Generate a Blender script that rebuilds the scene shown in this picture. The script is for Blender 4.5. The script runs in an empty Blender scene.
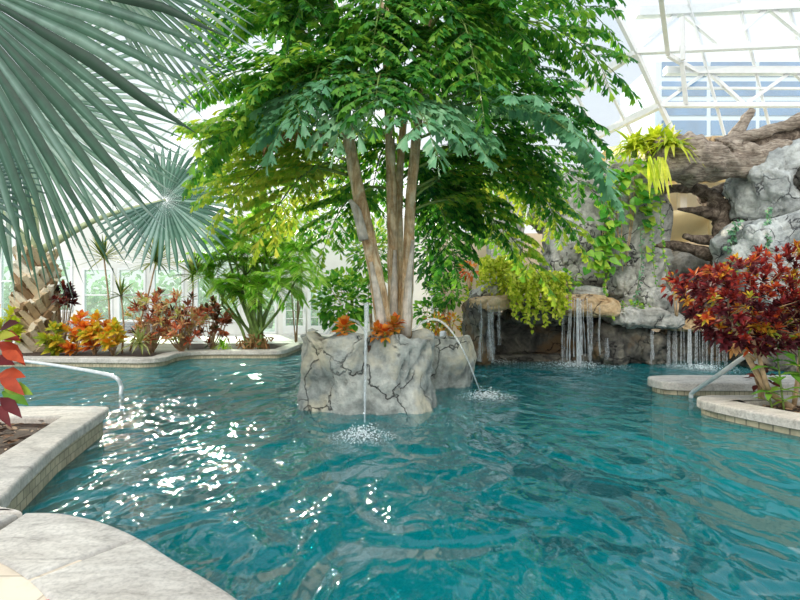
import bpy, bmesh, math, random
from mathutils import Vector as V, Matrix, noise as NZ, Quaternion
random.seed(11)
C = bpy.context.scene.collection
H, F = 1.7, 500.0
def P(px, py, Y): return V(((px-400)/F*Y, Y, H+(300-py)/F*Y))
def G(px, py, z=0.0):
    Y = F*(H-z)/(py-300); return V(((px-400)/F*Y, Y, z))
U = random.uniform
UP = V((0, 0, 1))
# ------------------------------------------------------------------ mesh builder
class MB:
    def __init__(s): s.v = []; s.f = []; s.a = []; s.smooth = True
    def add(s, vs, fs, r=0.5):
        o = len(s.v); s.v += [tuple(p) for p in vs]; s.f += [tuple(i+o for i in f) for f in fs]; s.a += list(r) if isinstance(r, list) else [r]*len(vs)
    def build(s, name, mat, parent=None, smooth=True):
        me = bpy.data.meshes.new(name); me.from_pydata(s.v, [], s.f)
        at = me.attributes.new('rnd', 'FLOAT', 'POINT'); at.data.foreach_set('value', s.a)
        if smooth: me.polygons.foreach_set('use_smooth', [True]*len(me.polygons))
        me.materials.append(mat); me.update()
        o = bpy.data.objects.new(name, me); C.objects.link(o)
        if parent is not None:
            o.parent = parent; o.matrix_parent_inverse = Matrix.Translation(parent.location).inverted()
        return o
def tag(o, label, cat, group=None, kind=None):
    o['label'] = label; o['category'] = cat
    if group: o['group'] = group
    if kind: o['kind'] = kind
    return o
def thing(name, label, cat, loc, group=None):
    o = bpy.data.objects.new(name, None); C.objects.link(o); o.location = loc; o.empty_display_size = .1
    return tag(o, label, cat, group)
def struct(o): o['kind'] = 'structure'; return o
# ------------------------------------------------------------------ primitives
def box(mb, x0, x1, y0, y1, z0, z1, r=.5):
    mb.add([(x0,y0,z0),(x1,y0,z0),(x1,y1,z0),(x0,y1,z0),(x0,y0,z1),(x1,y0,z1),(x1,y1,z1),(x0,y1,z1)],
           [(3,2,1,0),(4,5,6,7),(0,1,5,4),(1,2,6,5),(2,3,7,6),(3,0,4,7)], r)
def bar(mb, a, b, w, h, r=.5):
    a = V(a); b = V(b); d = (b-a).normalized(); s = d.cross(UP)
    if s.length < .05: s = V((1,0,0))
    s.normalize(); u = s.cross(d).normalized(); vs = []
    for p in (a, b):
        for i, j in ((-1,-1),(1,-1),(1,1),(-1,1)): vs.append(p+s*(i*w/2)+u*(j*h/2))
    mb.add(vs, [(3,2,1,0),(4,5,6,7),(0,1,5,4),(1,2,6,5),(2,3,7,6),(3,0,4,7)], r)
def spline(pts, n):
    pts = [V(p) for p in pts]; out = []
    q = [pts[0]*2-pts[1]] + pts + [pts[-1]*2-pts[-2]]
    for i in range(1, len(q)-2):
        for k in range(n):
            t = k/n; p0, p1, p2, p3 = q[i-1:i+3]
            out.append(.5*((2*p1)+(p2-p0)*t+(2*p0-5*p1+4*p2-p3)*t*t+(3*p1-p0-3*p2+p3)*t**3))
    out.append(pts[-1]); return out
def limb(mb, pts, radii, seg=10, n=5, amp=0., sc=3., r=.5, ell=1.):
    path = spline(pts, n); m = len(path); vs = []; fs = []; ref = None
    for i, p in enumerate(path):
        t = i/(m-1)*(len(radii)-1); k = min(int(t), len(radii)-2); R = radii[k]*(1-t+k)+radii[k+1]*(t-k)
        d = (path[min(i+1, m-1)]-path[max(i-1, 0)]).normalized()
        if ref is None: ref = d.cross(UP if abs(d.z) < .9 else V((1,0,0))).normalized()
        s = (ref-d*ref.dot(d)).normalized(); ref = s; u = d.cross(s)
        for j in range(seg):
            a = 2*math.pi*j/seg; q = s*math.cos(a)+u*math.sin(a)*ell; w = p+q*R
            if amp: w = w+q*R*amp*NZ.fractal(w*sc, .6, 2., 3)
            vs.append(w)
    for i in range(m-1):
        for j in range(seg):
            k = (j+1) % seg; fs.append((i*seg+j, i*seg+k, (i+1)*seg+k, (i+1)*seg+j))
    fs.append(tuple(range(seg-1, -1, -1))); fs.append(tuple((m-1)*seg+j for j in range(seg)))
    mb.add(vs, fs, r)
def slab(name, pts, z0, z1, mat, bev=.03, parent=None):
    bm = bmesh.new(); a = 0
    for i in range(len(pts)):
        p, q = pts[i], pts[(i+1) % len(pts)]; a += p[0]*q[1]-q[0]*p[1]
    if a < 0: pts = pts[::-1]
    f = bm.faces.new([bm.verts.new((p[0], p[1], z0)) for p in pts]); f.normal_update()
    r = bmesh.ops.extrude_face_region(bm, geom=[f])
    for g in r['geom']:
        if isinstance(g, bmesh.types.BMVert): g.co.z = z1
    bmesh.ops.recalc_face_normals(bm, faces=bm.faces[:])
    if bev:
        es = [e for e in bm.edges if all(abs(v.co.z-z1) < 1e-5 for v in e.verts)]
        bmesh.ops.bevel(bm, geom=es, offset=bev, segments=3, profile=.5, affect='EDGES')
    me = bpy.data.meshes.new(name); bm.to_mesh(me); bm.free(); me.materials.append(mat)
    o = bpy.data.objects.new(name, me); C.objects.link(o)
    if parent is not None: o.parent = parent; o.matrix_parent_inverse = Matrix.Translation(parent.location).inverted()
    return o
def smooth2(pts, n=5): return [(p.x, p.y) for p in spline([V((p[0], p[1], 0)) for p in pts], n)]
def rock(mb, c, s, seed=0, rot=(0,0,0), pw=.75, amp=.22, sub=5, r=.5, fl=1.0, crack=.05):
    """boulder: rounded box, lumpy with fractures"""
    bm = bmesh.new(); bmesh.ops.create_icosphere(bm, subdivisions=sub, radius=1)
    c = V(c); off = V((seed*7.31, seed*3.7, -seed*5.1)); M = Matrix.Rotation(rot[2],3,'Z')@Matrix.Rotation(rot[1],3,'Y')@Matrix.Rotation(rot[0],3,'X')
    m = (s[0]+s[1]+s[2])/3
    vs = []
    for v in bm.verts:
        p = v.co; q = V([math.copysign(abs(k)**pw, k) for k in p]); q = V((q.x*s[0], q.y*s[1], q.z*s[2]))
        e = q/m
        d = NZ.fractal(e*1.1+off, .7, 2.1, 5)*amp
        dd, _ = NZ.voronoi(e*1.6*fl+off+V((1,1,1))*.25*NZ.noise(e*3+off)); g = dd[1]-dd[0]
        d -= crack*1.6*math.exp(-(g/.06)**2)*1.3
        dd2, _ = NZ.voronoi(e*.9+off); d += (.35-dd2[0])*amp*.5
        q = q+p.normalized()*d*m
        vs.append(c+M@q)
    bm.verts.index_update(); fs = [tuple(v.index for v in f.verts) for f in bm.faces]; bm.free()
    mb.add(vs, fs, r)
# ------------------------------------------------------------------ leaves
def frame(d, n):
    d = d.normalized(); s = d.cross(n)
    if s.length < 1e-3: s = d.cross(V((1,.3,0)))
    s.normalize(); return d, s, s.cross(d).normalized()
def leaf(mb, b, d, n, L, W, droop=.3, r=.5, fold=.12, prof=((.0,.06),(.3,.9),(.62,.85),(1,0))):
    d, s, n = frame(d, n); vs = []; fs = []
    for t, w in prof:
        c = b+d*(L*t*(1-.25*droop*t))-V((0,0,1))*(droop*L*t*t*.6)
        if w < .02: vs.append(c); continue
        vs += [c-s*(w*W/2)+n*(fold*w*W), c, c+s*(w*W/2)+n*(fold*w*W)]
    k = len(prof)-1
    for i in range(k-1):
        o = 3*i; fs += [(o, o+1, o+4, o+3), (o+1, o+2, o+5, o+4)]
    o = 3*(k-1); fs += [(o, o+1, o+3), (o+1, o+2, o+3)]
    mb.add(vs, fs, r)
def rv(s=1.): return V((U(-1,1), U(-1,1), U(-1,1)))*s
def rosette(mb, c, up, n, L, W, r0, r1, droop=.35, tilt=(.25,1.3)):
    up, s, t = frame(up, V((.3,.2,1)) if abs(up.normalized().z) < .8 else V((1,0,.1)))
    for i in range(n):
        a = i*2.4+U(-.3,.3); k = i/n; th = tilt[0]+(tilt[1]-tilt[0])*k+U(-.15,.15)
        d = up*math.cos(th)+(s*math.cos(a)+t*math.sin(a))*math.sin(th)
        leaf(mb, c+up*(-.25*L*k), d, up, L*U(.75,1.15), W*U(.8,1.2), droop*U(.5,1.3), U(r0, r1))
def strapball(mb, c, up, n, L, W, r0, r1, droop=.5, spread=1.7):
    for i in range(n):
        a = i*2.4; th = U(.1, spread); d = V((math.cos(a)*math.sin(th), math.sin(a)*math.sin(th), math.cos(th)))+up*.3
        leaf(mb, c+rv(.02), d, UP+rv(.1), L*U(.7,1.15), W*U(.8,1.2), droop*U(.4,1.3), U(r0,r1), .15, ((0,.5),(.3,1),(.6,.8),(1,0)))
WEDGE = True
def fish(mb, b, d, n, L, W, r):
    d, s, n = frame(d, n); k = U(-.25,.25)
    p = [b, b+d*(L*.5)-s*(W*.32), b+d*(L*(.92+k*.4))-s*(W*.5)-n*(.08*L), b+d*(L*.86)-s*(W*.17), b+d*L*1.06, b+d*(L*.8)+s*(W*.2), b+d*(L*(.86-k*.4))+s*(W*.48)-n*(.08*L), b+d*(L*.48)+s*(W*.3)]
    m = b+d*(L*.5)+n*(.07*L); p.append(m)
    mb.add(p, [(0,8,1),(1,8,3,2),(8,5,4,3),(8,7,6,5),(0,7,8)], r)
def caryota(mb, sb, base, mid, tip, width, r0, r1, np_=9, nl=8, LL=.26, hang=.6, seed=0):
    base, mid, tip = V(base), V(mid), V(tip)
    path = [base*(1-t)**2+mid*2*t*(1-t)+tip*t*t for t in [i/14 for i in range(15)]]
    limb(sb, [path[0], path[4], path[8], path[11], path[14]], [.028,.022,.014,.006], 5, 2)
    for i in range(np_+1):
        t = .22+.78*i/np_
        p = base*(1-t)**2+mid*2*t*(1-t)+tip*t*t
        tan = ((mid-base)*(1-t)+(tip-mid)*t).normalized()
        sd = tan.cross(UP)
        if sd.length < .15: sd = V((1, .2, 0))
        sd.normalize()
        Lp = width*(.45+.75*math.sin(math.pi*min(1, .18+.72*t)))*U(.85,1.1)
        for sg in ((-1, 1) if i < np_ else (0,)):
            dirp = (tan*.75+sd*sg*U(.7,1.)+V((0,0,U(-.05,.2)))+rv(.08)).normalized() if sg else tan
            q0 = p; pts = [p]
            for k in range(1, 5):
                q0 = q0+dirp*(Lp/4); dirp = (dirp+V((0,0,-.13*hang))).normalized(); pts.append(q0)
            limb(sb, [pts[0], pts[2], pts[4]], [.008,.005,.003], 3, 2)
            nn = max(4, int(nl*Lp/width))
            for k in range(nn+1):
                tt = (.1+.9*k/nn)*4; j = min(3, int(tt)); q = pts[j].lerp(pts[j+1], tt-j); td = (pts[j+1]-pts[j]).normalized()
                sp = td.cross(UP)
                if sp.length < .1: sp = sd.copy()
                sp.normalize()
                for s2 in ((-1, 1) if k < nn else (0,)):
                    dd = td*U(.5,.9)+sp*s2*U(.6,1.)+V((0,0,-hang*U(.5,1.2)))+rv(.15)
                    fish(mb, q, dd, UP+rv(.35), LL*U(.7,1.15), LL*U(.45,.62), U(r0, r1))
def fan(mb, c, axis, nrm, R, nseg=46, spread=2.75, r0=.2, r1=.6, split=.58, droop=.18, cup=.12):
    a, s, n = frame(V(axis), V(nrm)); half = spread/nseg
    for i in range(nseg):
        th = -spread+2*spread*(i+.5)/nseg
        L = R*(.78+.22*math.cos(th*.55))*U(.95,1.04)
        def pt(rho, ang, lift=0):
            d = a*math.cos(ang)+s*math.sin(ang)
            return c+d*(rho*L)+n*(lift*L+cup*L*rho*rho*(1-.9*rho))-UP*(droop*L*rho**3)
        w1 = half; sp = split*U(.93,1.06); fo = .55*half; rb = U(r0,r1); re = max(0, rb-.2); rr_ = min(1, rb+.22)
        vs = [pt(.02,th), pt(sp*.5,th-w1), pt(sp*.5,th,fo*sp*.5), pt(sp*.5,th+w1), pt(sp,th-w1), pt(sp,th,fo*sp), pt(sp,th+w1),
              pt(sp+.22*(1-split)/.42,th-w1*.55), pt(sp+.22*(1-split)/.42,th,fo*.6), pt(sp+.22*(1-split)/.42,th+w1*.55), pt(1,th+U(-.02,.02))]
        mb.add(vs, [(0,1,2),(0,2,3),(1,4,5,2),(2,5,6,3),(4,7,8,5),(5,8,9,6),(7,10,8),(8,10,9)], [rb,re,rr_,rb,re,rr_,rb,re,rr_,rb,rb])
def pinnate(mb, sb, base, mid, tip, n, LL, W, r0, r1, hang=.5):
    base, mid, tip = V(base), V(mid), V(tip)
    B = lambda t: base*(1-t)**2+mid*2*t*(1-t)+tip*t*t
    limb(sb, [B(0), B(.35), B(.7), B(1)], [.02,.014,.009,.004], 5, 3)
    for i in range(n):
        t = .22+.78*i/n; p = B(t); tan = ((mid-base)*(1-t)+(tip-mid)*t).normalized(); sd = tan.cross(UP)
        if sd.length < .15: sd = V((1,.1,0))
        sd.normalize(); L = LL*(.55+.6*math.sin(math.pi*(.12+.8*t)))
        for sg in (-1, 1):
            leaf(mb, p, tan*.8+sd*sg+V((0,0,.25))+rv(.1), UP, L*U(.9,1.1), W, hang, U(r0,r1), .2, ((0,.4),(.3,1),(.65,.8),(1,0)))
# ------------------------------------------------------------------ materials
def nt(name):
    m = bpy.data.materials.new(name); m.use_nodes = True; t = m.node_tree; t.nodes.clear()
    return m, t, t.nodes, t.links
def out(t, sh): o = t.nodes.new('ShaderNodeOutputMaterial'); t.links.new(sh, o.inputs[0]); return o
def ramp(t, fac, cols, pos=None, mode='LINEAR'):
    r = t.nodes.new('ShaderNodeValToRGB'); cr = r.color_ramp; cr.interpolation = mode
    n = len(cols)
    while len(cr.elements) < n: cr.elements.new(.5)
    for i, c in enumerate(cols):
        cr.elements[i].position = pos[i] if pos else i/(max(1, n-1))
        cr.elements[i].color = (*srgb(c), 1)
    t.links.new(fac, r.inputs[0]); return r.outputs[0]
def srgb(c):
    if max(c) > 1.01: c = [k/255 for k in c]
    return [k/12.92 if k <= .04045 else ((k+.055)/1.055)**2.4 for k in c]
def noise_(t, scale, det=4, rough=.6, dist=0, vec=None):
    n = t.nodes.new('ShaderNodeTexNoise'); n.inputs['Scale'].default_value = scale; n.inputs['Detail'].default_value = det
    n.inputs['Roughness'].default_value = rough; n.inputs['Distortion'].default_value = dist
    if vec is not None: t.links.new(vec, n.inputs['Vector'])
    return n.outputs[0]
def pos_(t, scale=None):
    g = t.nodes.new('ShaderNodeNewGeometry').outputs['Position']
    if scale is None: return g
    m = t.nodes.new('ShaderNodeMapping'); m.inputs['Scale'].default_value = scale; t.links.new(g, m.inputs[0]); return m.outputs[0]
def math_(t, op, a, b=None):
    m = t.nodes.new('ShaderNodeMath'); m.operation = op
    for i, k in enumerate((a, b)):
        if k is None: continue
        if isinstance(k, (int, float)): m.inputs[i].default_value = k
        else: t.links.new(k, m.inputs[i])
    return m.outputs[0]
def mixc(t, f, a, b, mode='MIX'):
    m = t.nodes.new('ShaderNodeMix'); m.data_type = 'RGBA'; m.blend_type = mode
    if isinstance(f, (int, float)): m.inputs[0].default_value = f
    else: t.links.new(f, m.inputs[0])
    for i, k in ((6, a), (7, b)):
        if isinstance(k, (tuple, list)): m.inputs[i].default_value = (*srgb(k), 1)
        else: t.links.new(k, m.inputs[i])
    return m.outputs[2]
def bsdf(t, col, rough=.6, spec=.5, metal=0, bump=None, bs=.3, bd=.05):
    b = t.nodes.new('ShaderNodeBsdfPrincipled')
    if isinstance(col, (tuple, list)): b.inputs['Base Color'].default_value = (*srgb(col), 1)
    else: t.links.new(col, b.inputs['Base Color'])
    b.inputs['Roughness'].default_value = rough; b.inputs['Specular IOR Level'].default_value = spec; b.inputs['Metallic'].default_value = metal
    if bump is not None:
        n = t.nodes.new('ShaderNodeBump'); n.inputs['Strength'].default_value = bs; n.inputs['Distance'].default_value = bd
        t.links.new(bump, n.inputs['Height']); t.links.new(n.outputs[0], b.inputs['Normal'])
    return b.outputs[0]
def m_plain(name, col, rough=.6, metal=0, spec=.5, var=.12, sc=6):
    m, t, N, L = nt(name); n = noise_(t, sc, 4, .6, 0, pos_(t))
    c2 = [max(0, k*(1-var)) for k in col]; out(t, bsdf(t, ramp(t, n, [c2, col], [.35,.65]), rough, spec, metal)); return m
def m_leaf(name, cols, rough=.45, tr=.45, pos=None, spec=.4):
    m, t, N, L = nt(name); a = N.new('ShaderNodeAttribute'); a.attribute_name = 'rnd'
    c = ramp(t, a.outputs['Fac'], cols, pos); v = noise_(t, 7, 3, .6, 0, pos_(t))
    c = mixc(t, .4, c, ramp(t, v, [(170,170,170),(255,255,255)], [.35,.55]), 'MULTIPLY')
    b = bsdf(t, c, rough, spec); tl = N.new('ShaderNodeBsdfTranslucent')
    L.new(mixc(t, .35, c, (255,250,120), 'SOFT_LIGHT'), tl.inputs[0])
    mx = N.new('ShaderNodeMixShader'); mx.inputs[0].default_value = tr; L.new(b, mx.inputs[1]); L.new(tl.outputs[0], mx.inputs[2])
    out(t, mx.outputs[0]); return m
def m_rock(name, cols, crackc=(40,42,44), sc=1.4, warm=None, cw=.035):
    m, t, N, L = nt(name); p = pos_(t)
    w = N.new('ShaderNodeVectorMath'); w.operation = 'ADD'; nn = N.new('ShaderNodeTexNoise'); nn.inputs['Scale'].default_value = 1.6; nn.inputs['Detail'].default_value = 5
    L.new(p, nn.inputs['Vector']); L.new(p, w.inputs[0]); L.new(nn.outputs['Color'], w.inputs[1])
    vo = N.new('ShaderNodeTexVoronoi'); vo.feature = 'DISTANCE_TO_EDGE'; vo.inputs['Scale'].default_value = sc; L.new(w.outputs[0], vo.inputs['Vector'])
    n1 = noise_(t, 1.7, 7, .58, .8, p); n2 = noise_(t, 9, 5, .6, 0, p)
    c = ramp(t, n1, cols, [.3+.4*i/(len(cols)-1) for i in range(len(cols))])
    c = mixc(t, .4, c, ramp(t, n2, [(120,120,120),(255,255,255)], [.35,.6]), 'MULTIPLY')
    if warm: c = mixc(t, ramp(t, noise_(t, 1.1, 4, .6, 0, p), [(0,0,0),(255,255,255)], [.52,.66]), c, warm)
    cr = ramp(t, vo.outputs['Distance'], [(255,255,255),(0,0,0)], [0, cw])
    gate = ramp(t, noise_(t, 1.3, 2, .5, 0, p), [(0,0,0),(255,255,255)], [.44,.54])
    crk = mixc(t, 1., cr, gate, 'MULTIPLY')
    c = mixc(t, crk, c, crackc)
    h = math_(t, 'SUBTRACT', math_(t, 'ADD', n1, math_(t, 'MULTIPLY', n2, .35)), math_(t, 'MULTIPLY', crk, .5))
    out(t, bsdf(t, c, .8, .3, 0, h, .7, .12)); return m
def m_wood(name, cols, sc=(1.5,1.5,9), rough=.85):
    m, t, N, L = nt(name); p = pos_(t, sc); n1 = noise_(t, 1.6, 8, .68, 1.2, p); n2 = noise_(t, 5, 4, .6, 0, pos_(t))
    c = ramp(t, n1, cols, [.3+.4*i/(len(cols)-1) for i in range(len(cols))])
    c = mixc(t, .5, c, ramp(t, n2, [(110,110,110),(255,255,255)], [.35,.6]), 'MULTIPLY')
    out(t, bsdf(t, c, rough, .2, 0, n1, .8, .08)); return m
M = {}
M['white'] = m_plain('white_paint', (236,238,238), .5, var=.03)
M['steel'] = m_plain('white_steel', (226,228,228), .45, var=.04)
M['railm'] = m_plain('brushed_rail', (232,234,234), .3, .1, var=.08)
M['wallw'] = m_plain('wall_white', (232,232,228), .8, var=.05, sc=1.2)
M['beige'] = m_plain('wall_beige', (226,208,184), .8, var=.07, sc=1)
M['dark'] = m_plain('dark_gap', (38,36,34), .9)
M['red'] = m_plain('red_paint', (205,92,84), .6)
M['soil'] = m_plain('soil', (84,62,46), .95, var=.5, sc=25)
M['coral'] = m_plain('slide_gelcoat', (255,232,176), .35, var=.05, sc=2)
M['slidein'] = m_plain('slide_inside', (255,246,224), .35, var=.04, sc=2)
M['rock'] = m_rock('grey_rock', [(112,112,106),(160,160,152),(194,192,184),(218,216,206)], warm=None)
M['rockis'] = m_rock('island_rock', [(98,103,100),(142,147,142),(174,177,170),(202,202,192)], (56,57,54), 1.1, (200,192,168), .018)
M['rockblue'] = m_rock('slab_rock', [(122,126,126),(164,168,166),(194,198,194),(216,218,212)], (60,62,66), 1.3)
M['rockdark'] = m_rock('wet_rock', [(50,48,44),(82,80,74),(116,112,100),(150,142,126)], (24,24,24), 1.8, (112,90,64))
M['tan'] = m_rock('tan_stone', [(150,118,80),(190,158,116),(210,182,142),(222,200,166)], (100,84,66), .8, None, .02)
M['log'] = m_wood('weathered_log', [(80,68,58),(140,126,112),(184,170,154),(210,198,182)], (1.2,5,9))
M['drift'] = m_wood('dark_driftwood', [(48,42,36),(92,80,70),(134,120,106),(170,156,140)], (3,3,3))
M['bark'] = m_wood('palm_bark', [(150,112,74),(210,172,128),(238,214,176),(246,234,210)], (6,6,1.2))
M['sheath'] = m_wood('pale_sheath', [(196,176,150),(226,216,200),(238,232,222)], (6,6,1))
M['boot'] = m_wood('leaf_base', [(150,120,86),(196,170,134),(226,206,174),(240,228,206)], (5,5,2))
M['bootl'] = m_leaf('split_leaf_base', [(128,98,66),(190,160,120),(226,206,172),(244,234,214)], .8, .0)
M['stem'] = m_plain('green_stem', (122,150,70), .5, var=.3)
M['stemy'] = m_plain('pale_petiole', (188,196,150), .5, var=.15)
M['twig'] = m_plain('tan_twig', (206,172,134), .7, var=.3)
M['fishtail'] = m_leaf('fishtail_leaf', [(26,84,38),(66,140,52),(128,186,70),(188,210,76),(224,222,100)], .34, .48)
M['bluefish'] = m_leaf('fishtail_pale', [(84,146,100),(126,180,134),(176,212,168)], .36, .3)
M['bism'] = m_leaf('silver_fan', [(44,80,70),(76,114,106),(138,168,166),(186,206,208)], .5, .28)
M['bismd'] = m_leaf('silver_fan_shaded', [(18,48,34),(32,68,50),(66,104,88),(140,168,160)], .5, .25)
M['areca'] = m_leaf('areca_leaf', [(110,190,58),(156,220,76),(196,236,104),(228,246,144)], .4, .6)
M['green'] = m_leaf('green_leaf', [(44,114,42),(88,160,58),(144,200,74),(204,224,92)], .5, .42, None, .2)
M['lime'] = m_leaf('lime_leaf', [(136,168,36),(190,212,48),(224,232,74),(242,240,104)], .45, .45)
M['pothos'] = m_leaf('pothos_leaf', [(60,140,50),(116,186,60),(166,212,74),(204,220,90)], .35, .45)
M['crot'] = m_leaf('croton_red', [(52,22,28),(92,30,38),(126,36,40),(166,56,44),(196,84,48),(226,150,50),(224,200,70),(100,150,56)], .5, .3, [0,.22,.42,.6,.75,.86,.93,1], .25)
M['croto'] = m_leaf('croton_orange', [(90,120,40),(176,190,54),(240,204,64),(250,168,58),(244,124,54),(180,70,44)], .4, .4)
M['crotm'] = m_leaf('croton_mixed', [(60,80,50),(140,76,60),(212,104,70),(236,160,116),(240,206,150),(176,196,96)], .4, .35)
M['crotd'] = m_leaf('croton_dark', [(50,28,32),(86,40,44),(124,54,52),(176,84,60)], .4, .3)
M['broml'] = m_leaf('orange_bromeliad', [(206,84,40),(232,128,46),(240,166,70),(196,150,60)], .35, .4)
M['drac'] = m_leaf('dracaena_leaf', [(60,92,48),(104,130,66),(160,168,96),(206,200,140)], .4, .35)
M['ivy'] = m_leaf('ivy_leaf', [(70,120,92),(106,156,124),(140,186,140)], .5, .3)
M['dry'] = m_leaf('dry_leaf', [(120,80,50),(170,124,80),(196,158,112)], .8, .2)
M['hedge'] = m_leaf('outdoor_leaf', [(70,128,84),(110,164,116),(150,192,150)], .6, .3)
# glass
def m_glass(name, milk, tint=(255,255,255), refl=.06):
    m, t, N, L = nt(name); tr = N.new('ShaderNodeBsdfTransparent'); tr.inputs[0].default_value = (*srgb(tint), 1)
    tl = N.new('ShaderNodeBsdfTranslucent'); tl.inputs[0].default_value = (.95,.97,1,1)
    g = N.new('ShaderNodeBsdfGlossy'); g.inputs['Roughness'].default_value = .02
    a = N.new('ShaderNodeMixShader'); a.inputs[0].default_value = milk; L.new(tr.outputs[0], a.inputs[1]); L.new(tl.outputs[0], a.inputs[2])
    b = N.new('ShaderNodeMixShader'); b.inputs[0].default_value = refl; L.new(a.outputs[0], b.inputs[1]); L.new(g.outputs[0], b.inputs[2])
    out(t, b.outputs[0]); return m
M['glass'] = m_glass('roof_glass', .1, (250,253,255))
M['pane'] = m_glass('window_glass', .08, (235,248,244))
# stone coping / deck
def m_coping():
    m, t, N, L = nt('coping_stone'); n1 = noise_(t, 3.2, 8, .7, .8, pos_(t, (1,2.6,1))); n2 = noise_(t, 1.1, 3, .5, 0, pos_(t)); n3 = noise_(t, 40, 3, .6, 0, pos_(t))
    c = ramp(t, n1, [(134,130,124),(184,178,170),(206,200,191),(220,214,205)], [.28,.42,.56,.72])
    c = mixc(t, ramp(t, n2, [(0,0,0),(110,110,110)], [.45,.7]), c, (224,204,176))
    c = mixc(t, .35, c, ramp(t, n3, [(170,170,170),(255,255,255)], [.35,.55]), 'MULTIPLY')
    out(t, bsdf(t, c, .75, .3, 0, n1, .5, .03)); return m
M['coping'] = m_coping()
def m_tiles(name, c1, c2, mort, sx, w=.5, h=.25, axis=None, ms=.02):
    m, t, N, L = nt(name); b = N.new('ShaderNodeTexBrick'); b.inputs['Scale'].default_value = sx
    b.inputs['Color1'].default_value = (*srgb(c1),1); b.inputs['Color2'].default_value = (*srgb(c2),1); b.inputs['Mortar'].default_value = (*srgb(mort),1)
    b.inputs['Mortar Size'].default_value = ms; b.inputs['Brick Width'].default_value = w; b.inputs['Row Height'].default_value = h
    p = pos_(t)
    if axis:
        s = N.new('ShaderNodeSeparateXYZ'); L.new(p, s.inputs[0]); k = N.new('ShaderNodeCombineXYZ')
        L.new(math_(t, 'ADD', s.outputs[0], s.outputs[1]), k.inputs[0]); L.new(s.outputs[2], k.inputs[1]); p = k.outputs[0]
    L.new(p, b.inputs['Vector'])
    c = mixc(t, .4, b.outputs['Color'], ramp(t, noise_(t, 5, 5, .6, 0, pos_(t)), [(160,160,160),(255,255,255)], [.35,.6]), 'MULTIPLY')
    if axis:
        z = N.new('ShaderNodeSeparateXYZ'); L.new(pos_(t), z.inputs[0]); mr = N.new('ShaderNodeMapRange'); mr.inputs[1].default_value = -.12; mr.inputs[2].default_value = -.06; L.new(z.outputs[2], mr.inputs[0])
        c = mixc(t, mr.outputs[0], (150,204,200), c)
    out(t, bsdf(t, c, .6, .4, 0, None if axis else b.outputs['Fac'], -.3, .01)); return m
M['deck'] = m_tiles('deck_paver', (222,206,184), (212,194,172), (176,160,140), 1.2, .5, .5, None, .008)
M['backdeck'] = m_tiles('back_deck', (226,220,210), (216,210,200), (190,184,176), 1, .6, .6, None, .01)
M['band'] = m_tiles('tile_band', (206,192,162), (182,170,142), (140,132,114), 6, .5, .5, True, .03)
M['brick'] = m_tiles('grey_block', (128,134,140), (150,154,158), (196,196,194), 3, .5, .22, True, .03)
def m_pool():
    m, t, N, L = nt('pool_plaster'); n = noise_(t, 1.4, 5, .6, .4, pos_(t))
    c = ramp(t, n, [(120,186,184),(160,212,206),(196,230,222)], [.35,.5,.68]); out(t, bsdf(t, c, .8, .2)); return m
M['pool'] = m_pool()
def m_water():
    m, t, N, L = nt('pool_water')
    p = pos_(t, (1,.62,1)); n1 = noise_(t, 1.15, 2, .45, 1.1, p); n2 = noise_(t, 3.6, 2, .5, .8, p); n3 = noise_(t, 11, 2, .5, .4, p)
    h = math_(t, 'ADD', math_(t, 'ADD', n1, math_(t, 'MULTIPLY', n2, .2)), math_(t, 'MULTIPLY', n3, .014))
    bp = N.new('ShaderNodeBump'); bp.inputs['Strength'].default_value = 1.; bp.inputs['Distance'].default_value = .45; L.new(h, bp.inputs['Height'])
    fr = N.new('ShaderNodeFresnel'); fr.inputs[0].default_value = 1.5; L.new(bp.outputs[0], fr.inputs['Normal'])
    g = N.new('ShaderNodeBsdfGlossy'); g.inputs['Roughness'].default_value = .06; L.new(bp.outputs[0], g.inputs['Normal'])
    tr = N.new('ShaderNodeBsdfTransparent'); tr.inputs[0].default_value = (.80,.97,.97,1)
    d = N.new('ShaderNodeBsdfDiffuse'); d.inputs[0].default_value = (*srgb((0,158,166)),1)
    a = N.new('ShaderNodeMixShader'); a.inputs[0].default_value = .36; L.new(tr.outputs[0], a.inputs[1]); L.new(d.outputs[0], a.inputs[2])
    b = N.new('ShaderNodeMixShader'); L.new(math_(t, 'MINIMUM', math_(t, 'MULTIPLY', fr.outputs[0], 1.35), .55), b.inputs[0]); L.new(a.outputs[0], b.inputs[1]); L.new(g.outputs[0], b.inputs[2])
    o = out(t, b.outputs[0])
    va = N.new('ShaderNodeVolumeAbsorption'); va.inputs['Color'].default_value = (.0,.70,.72,1); va.inputs['Density'].default_value = .6
    L.new(va.outputs[0], o.inputs['Volume']); return m
M['water'] = m_water()
def m_fall(name, op):
    m, t, N, L = nt(name); s = noise_(t, 3, 4, .6, 0, pos_(t, (26,26,.7)))
    f = ramp(t, s, [(90,90,90),(255,255,255)], [.3,.7]); tr = N.new('ShaderNodeBsdfTransparent'); b = bsdf(t, (240,246,248), .3, .6)
    tl = N.new('ShaderNodeBsdfTranslucent'); tl.inputs[0].default_value = (.9,.95,1,1); ad = N.new('ShaderNodeMixShader'); ad.inputs[0].default_value = .5
    L.new(b, ad.inputs[1]); L.new(tl.outputs[0], ad.inputs[2])
    a = N.new('ShaderNodeMixShader'); L.new(math_(t, 'MULTIPLY', f, op), a.inputs[0]); L.new(tr.outputs[0], a.inputs[1]); L.new(ad.outputs[0], a.inputs[2])
    out(t, a.outputs[0]); return m
M['fall'] = m_fall('falling_water', .8); M['fallt'] = m_fall('falling_water_thin', .42); M['foam'] = m_fall('foam', .75)
M['bldg'] = m_plain('distant_facade', (190,208,222), .7, var=.04)
M['bglass'] = m_plain('distant_glazing', (70,124,170), .2, var=.15, sc=.5)
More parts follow.
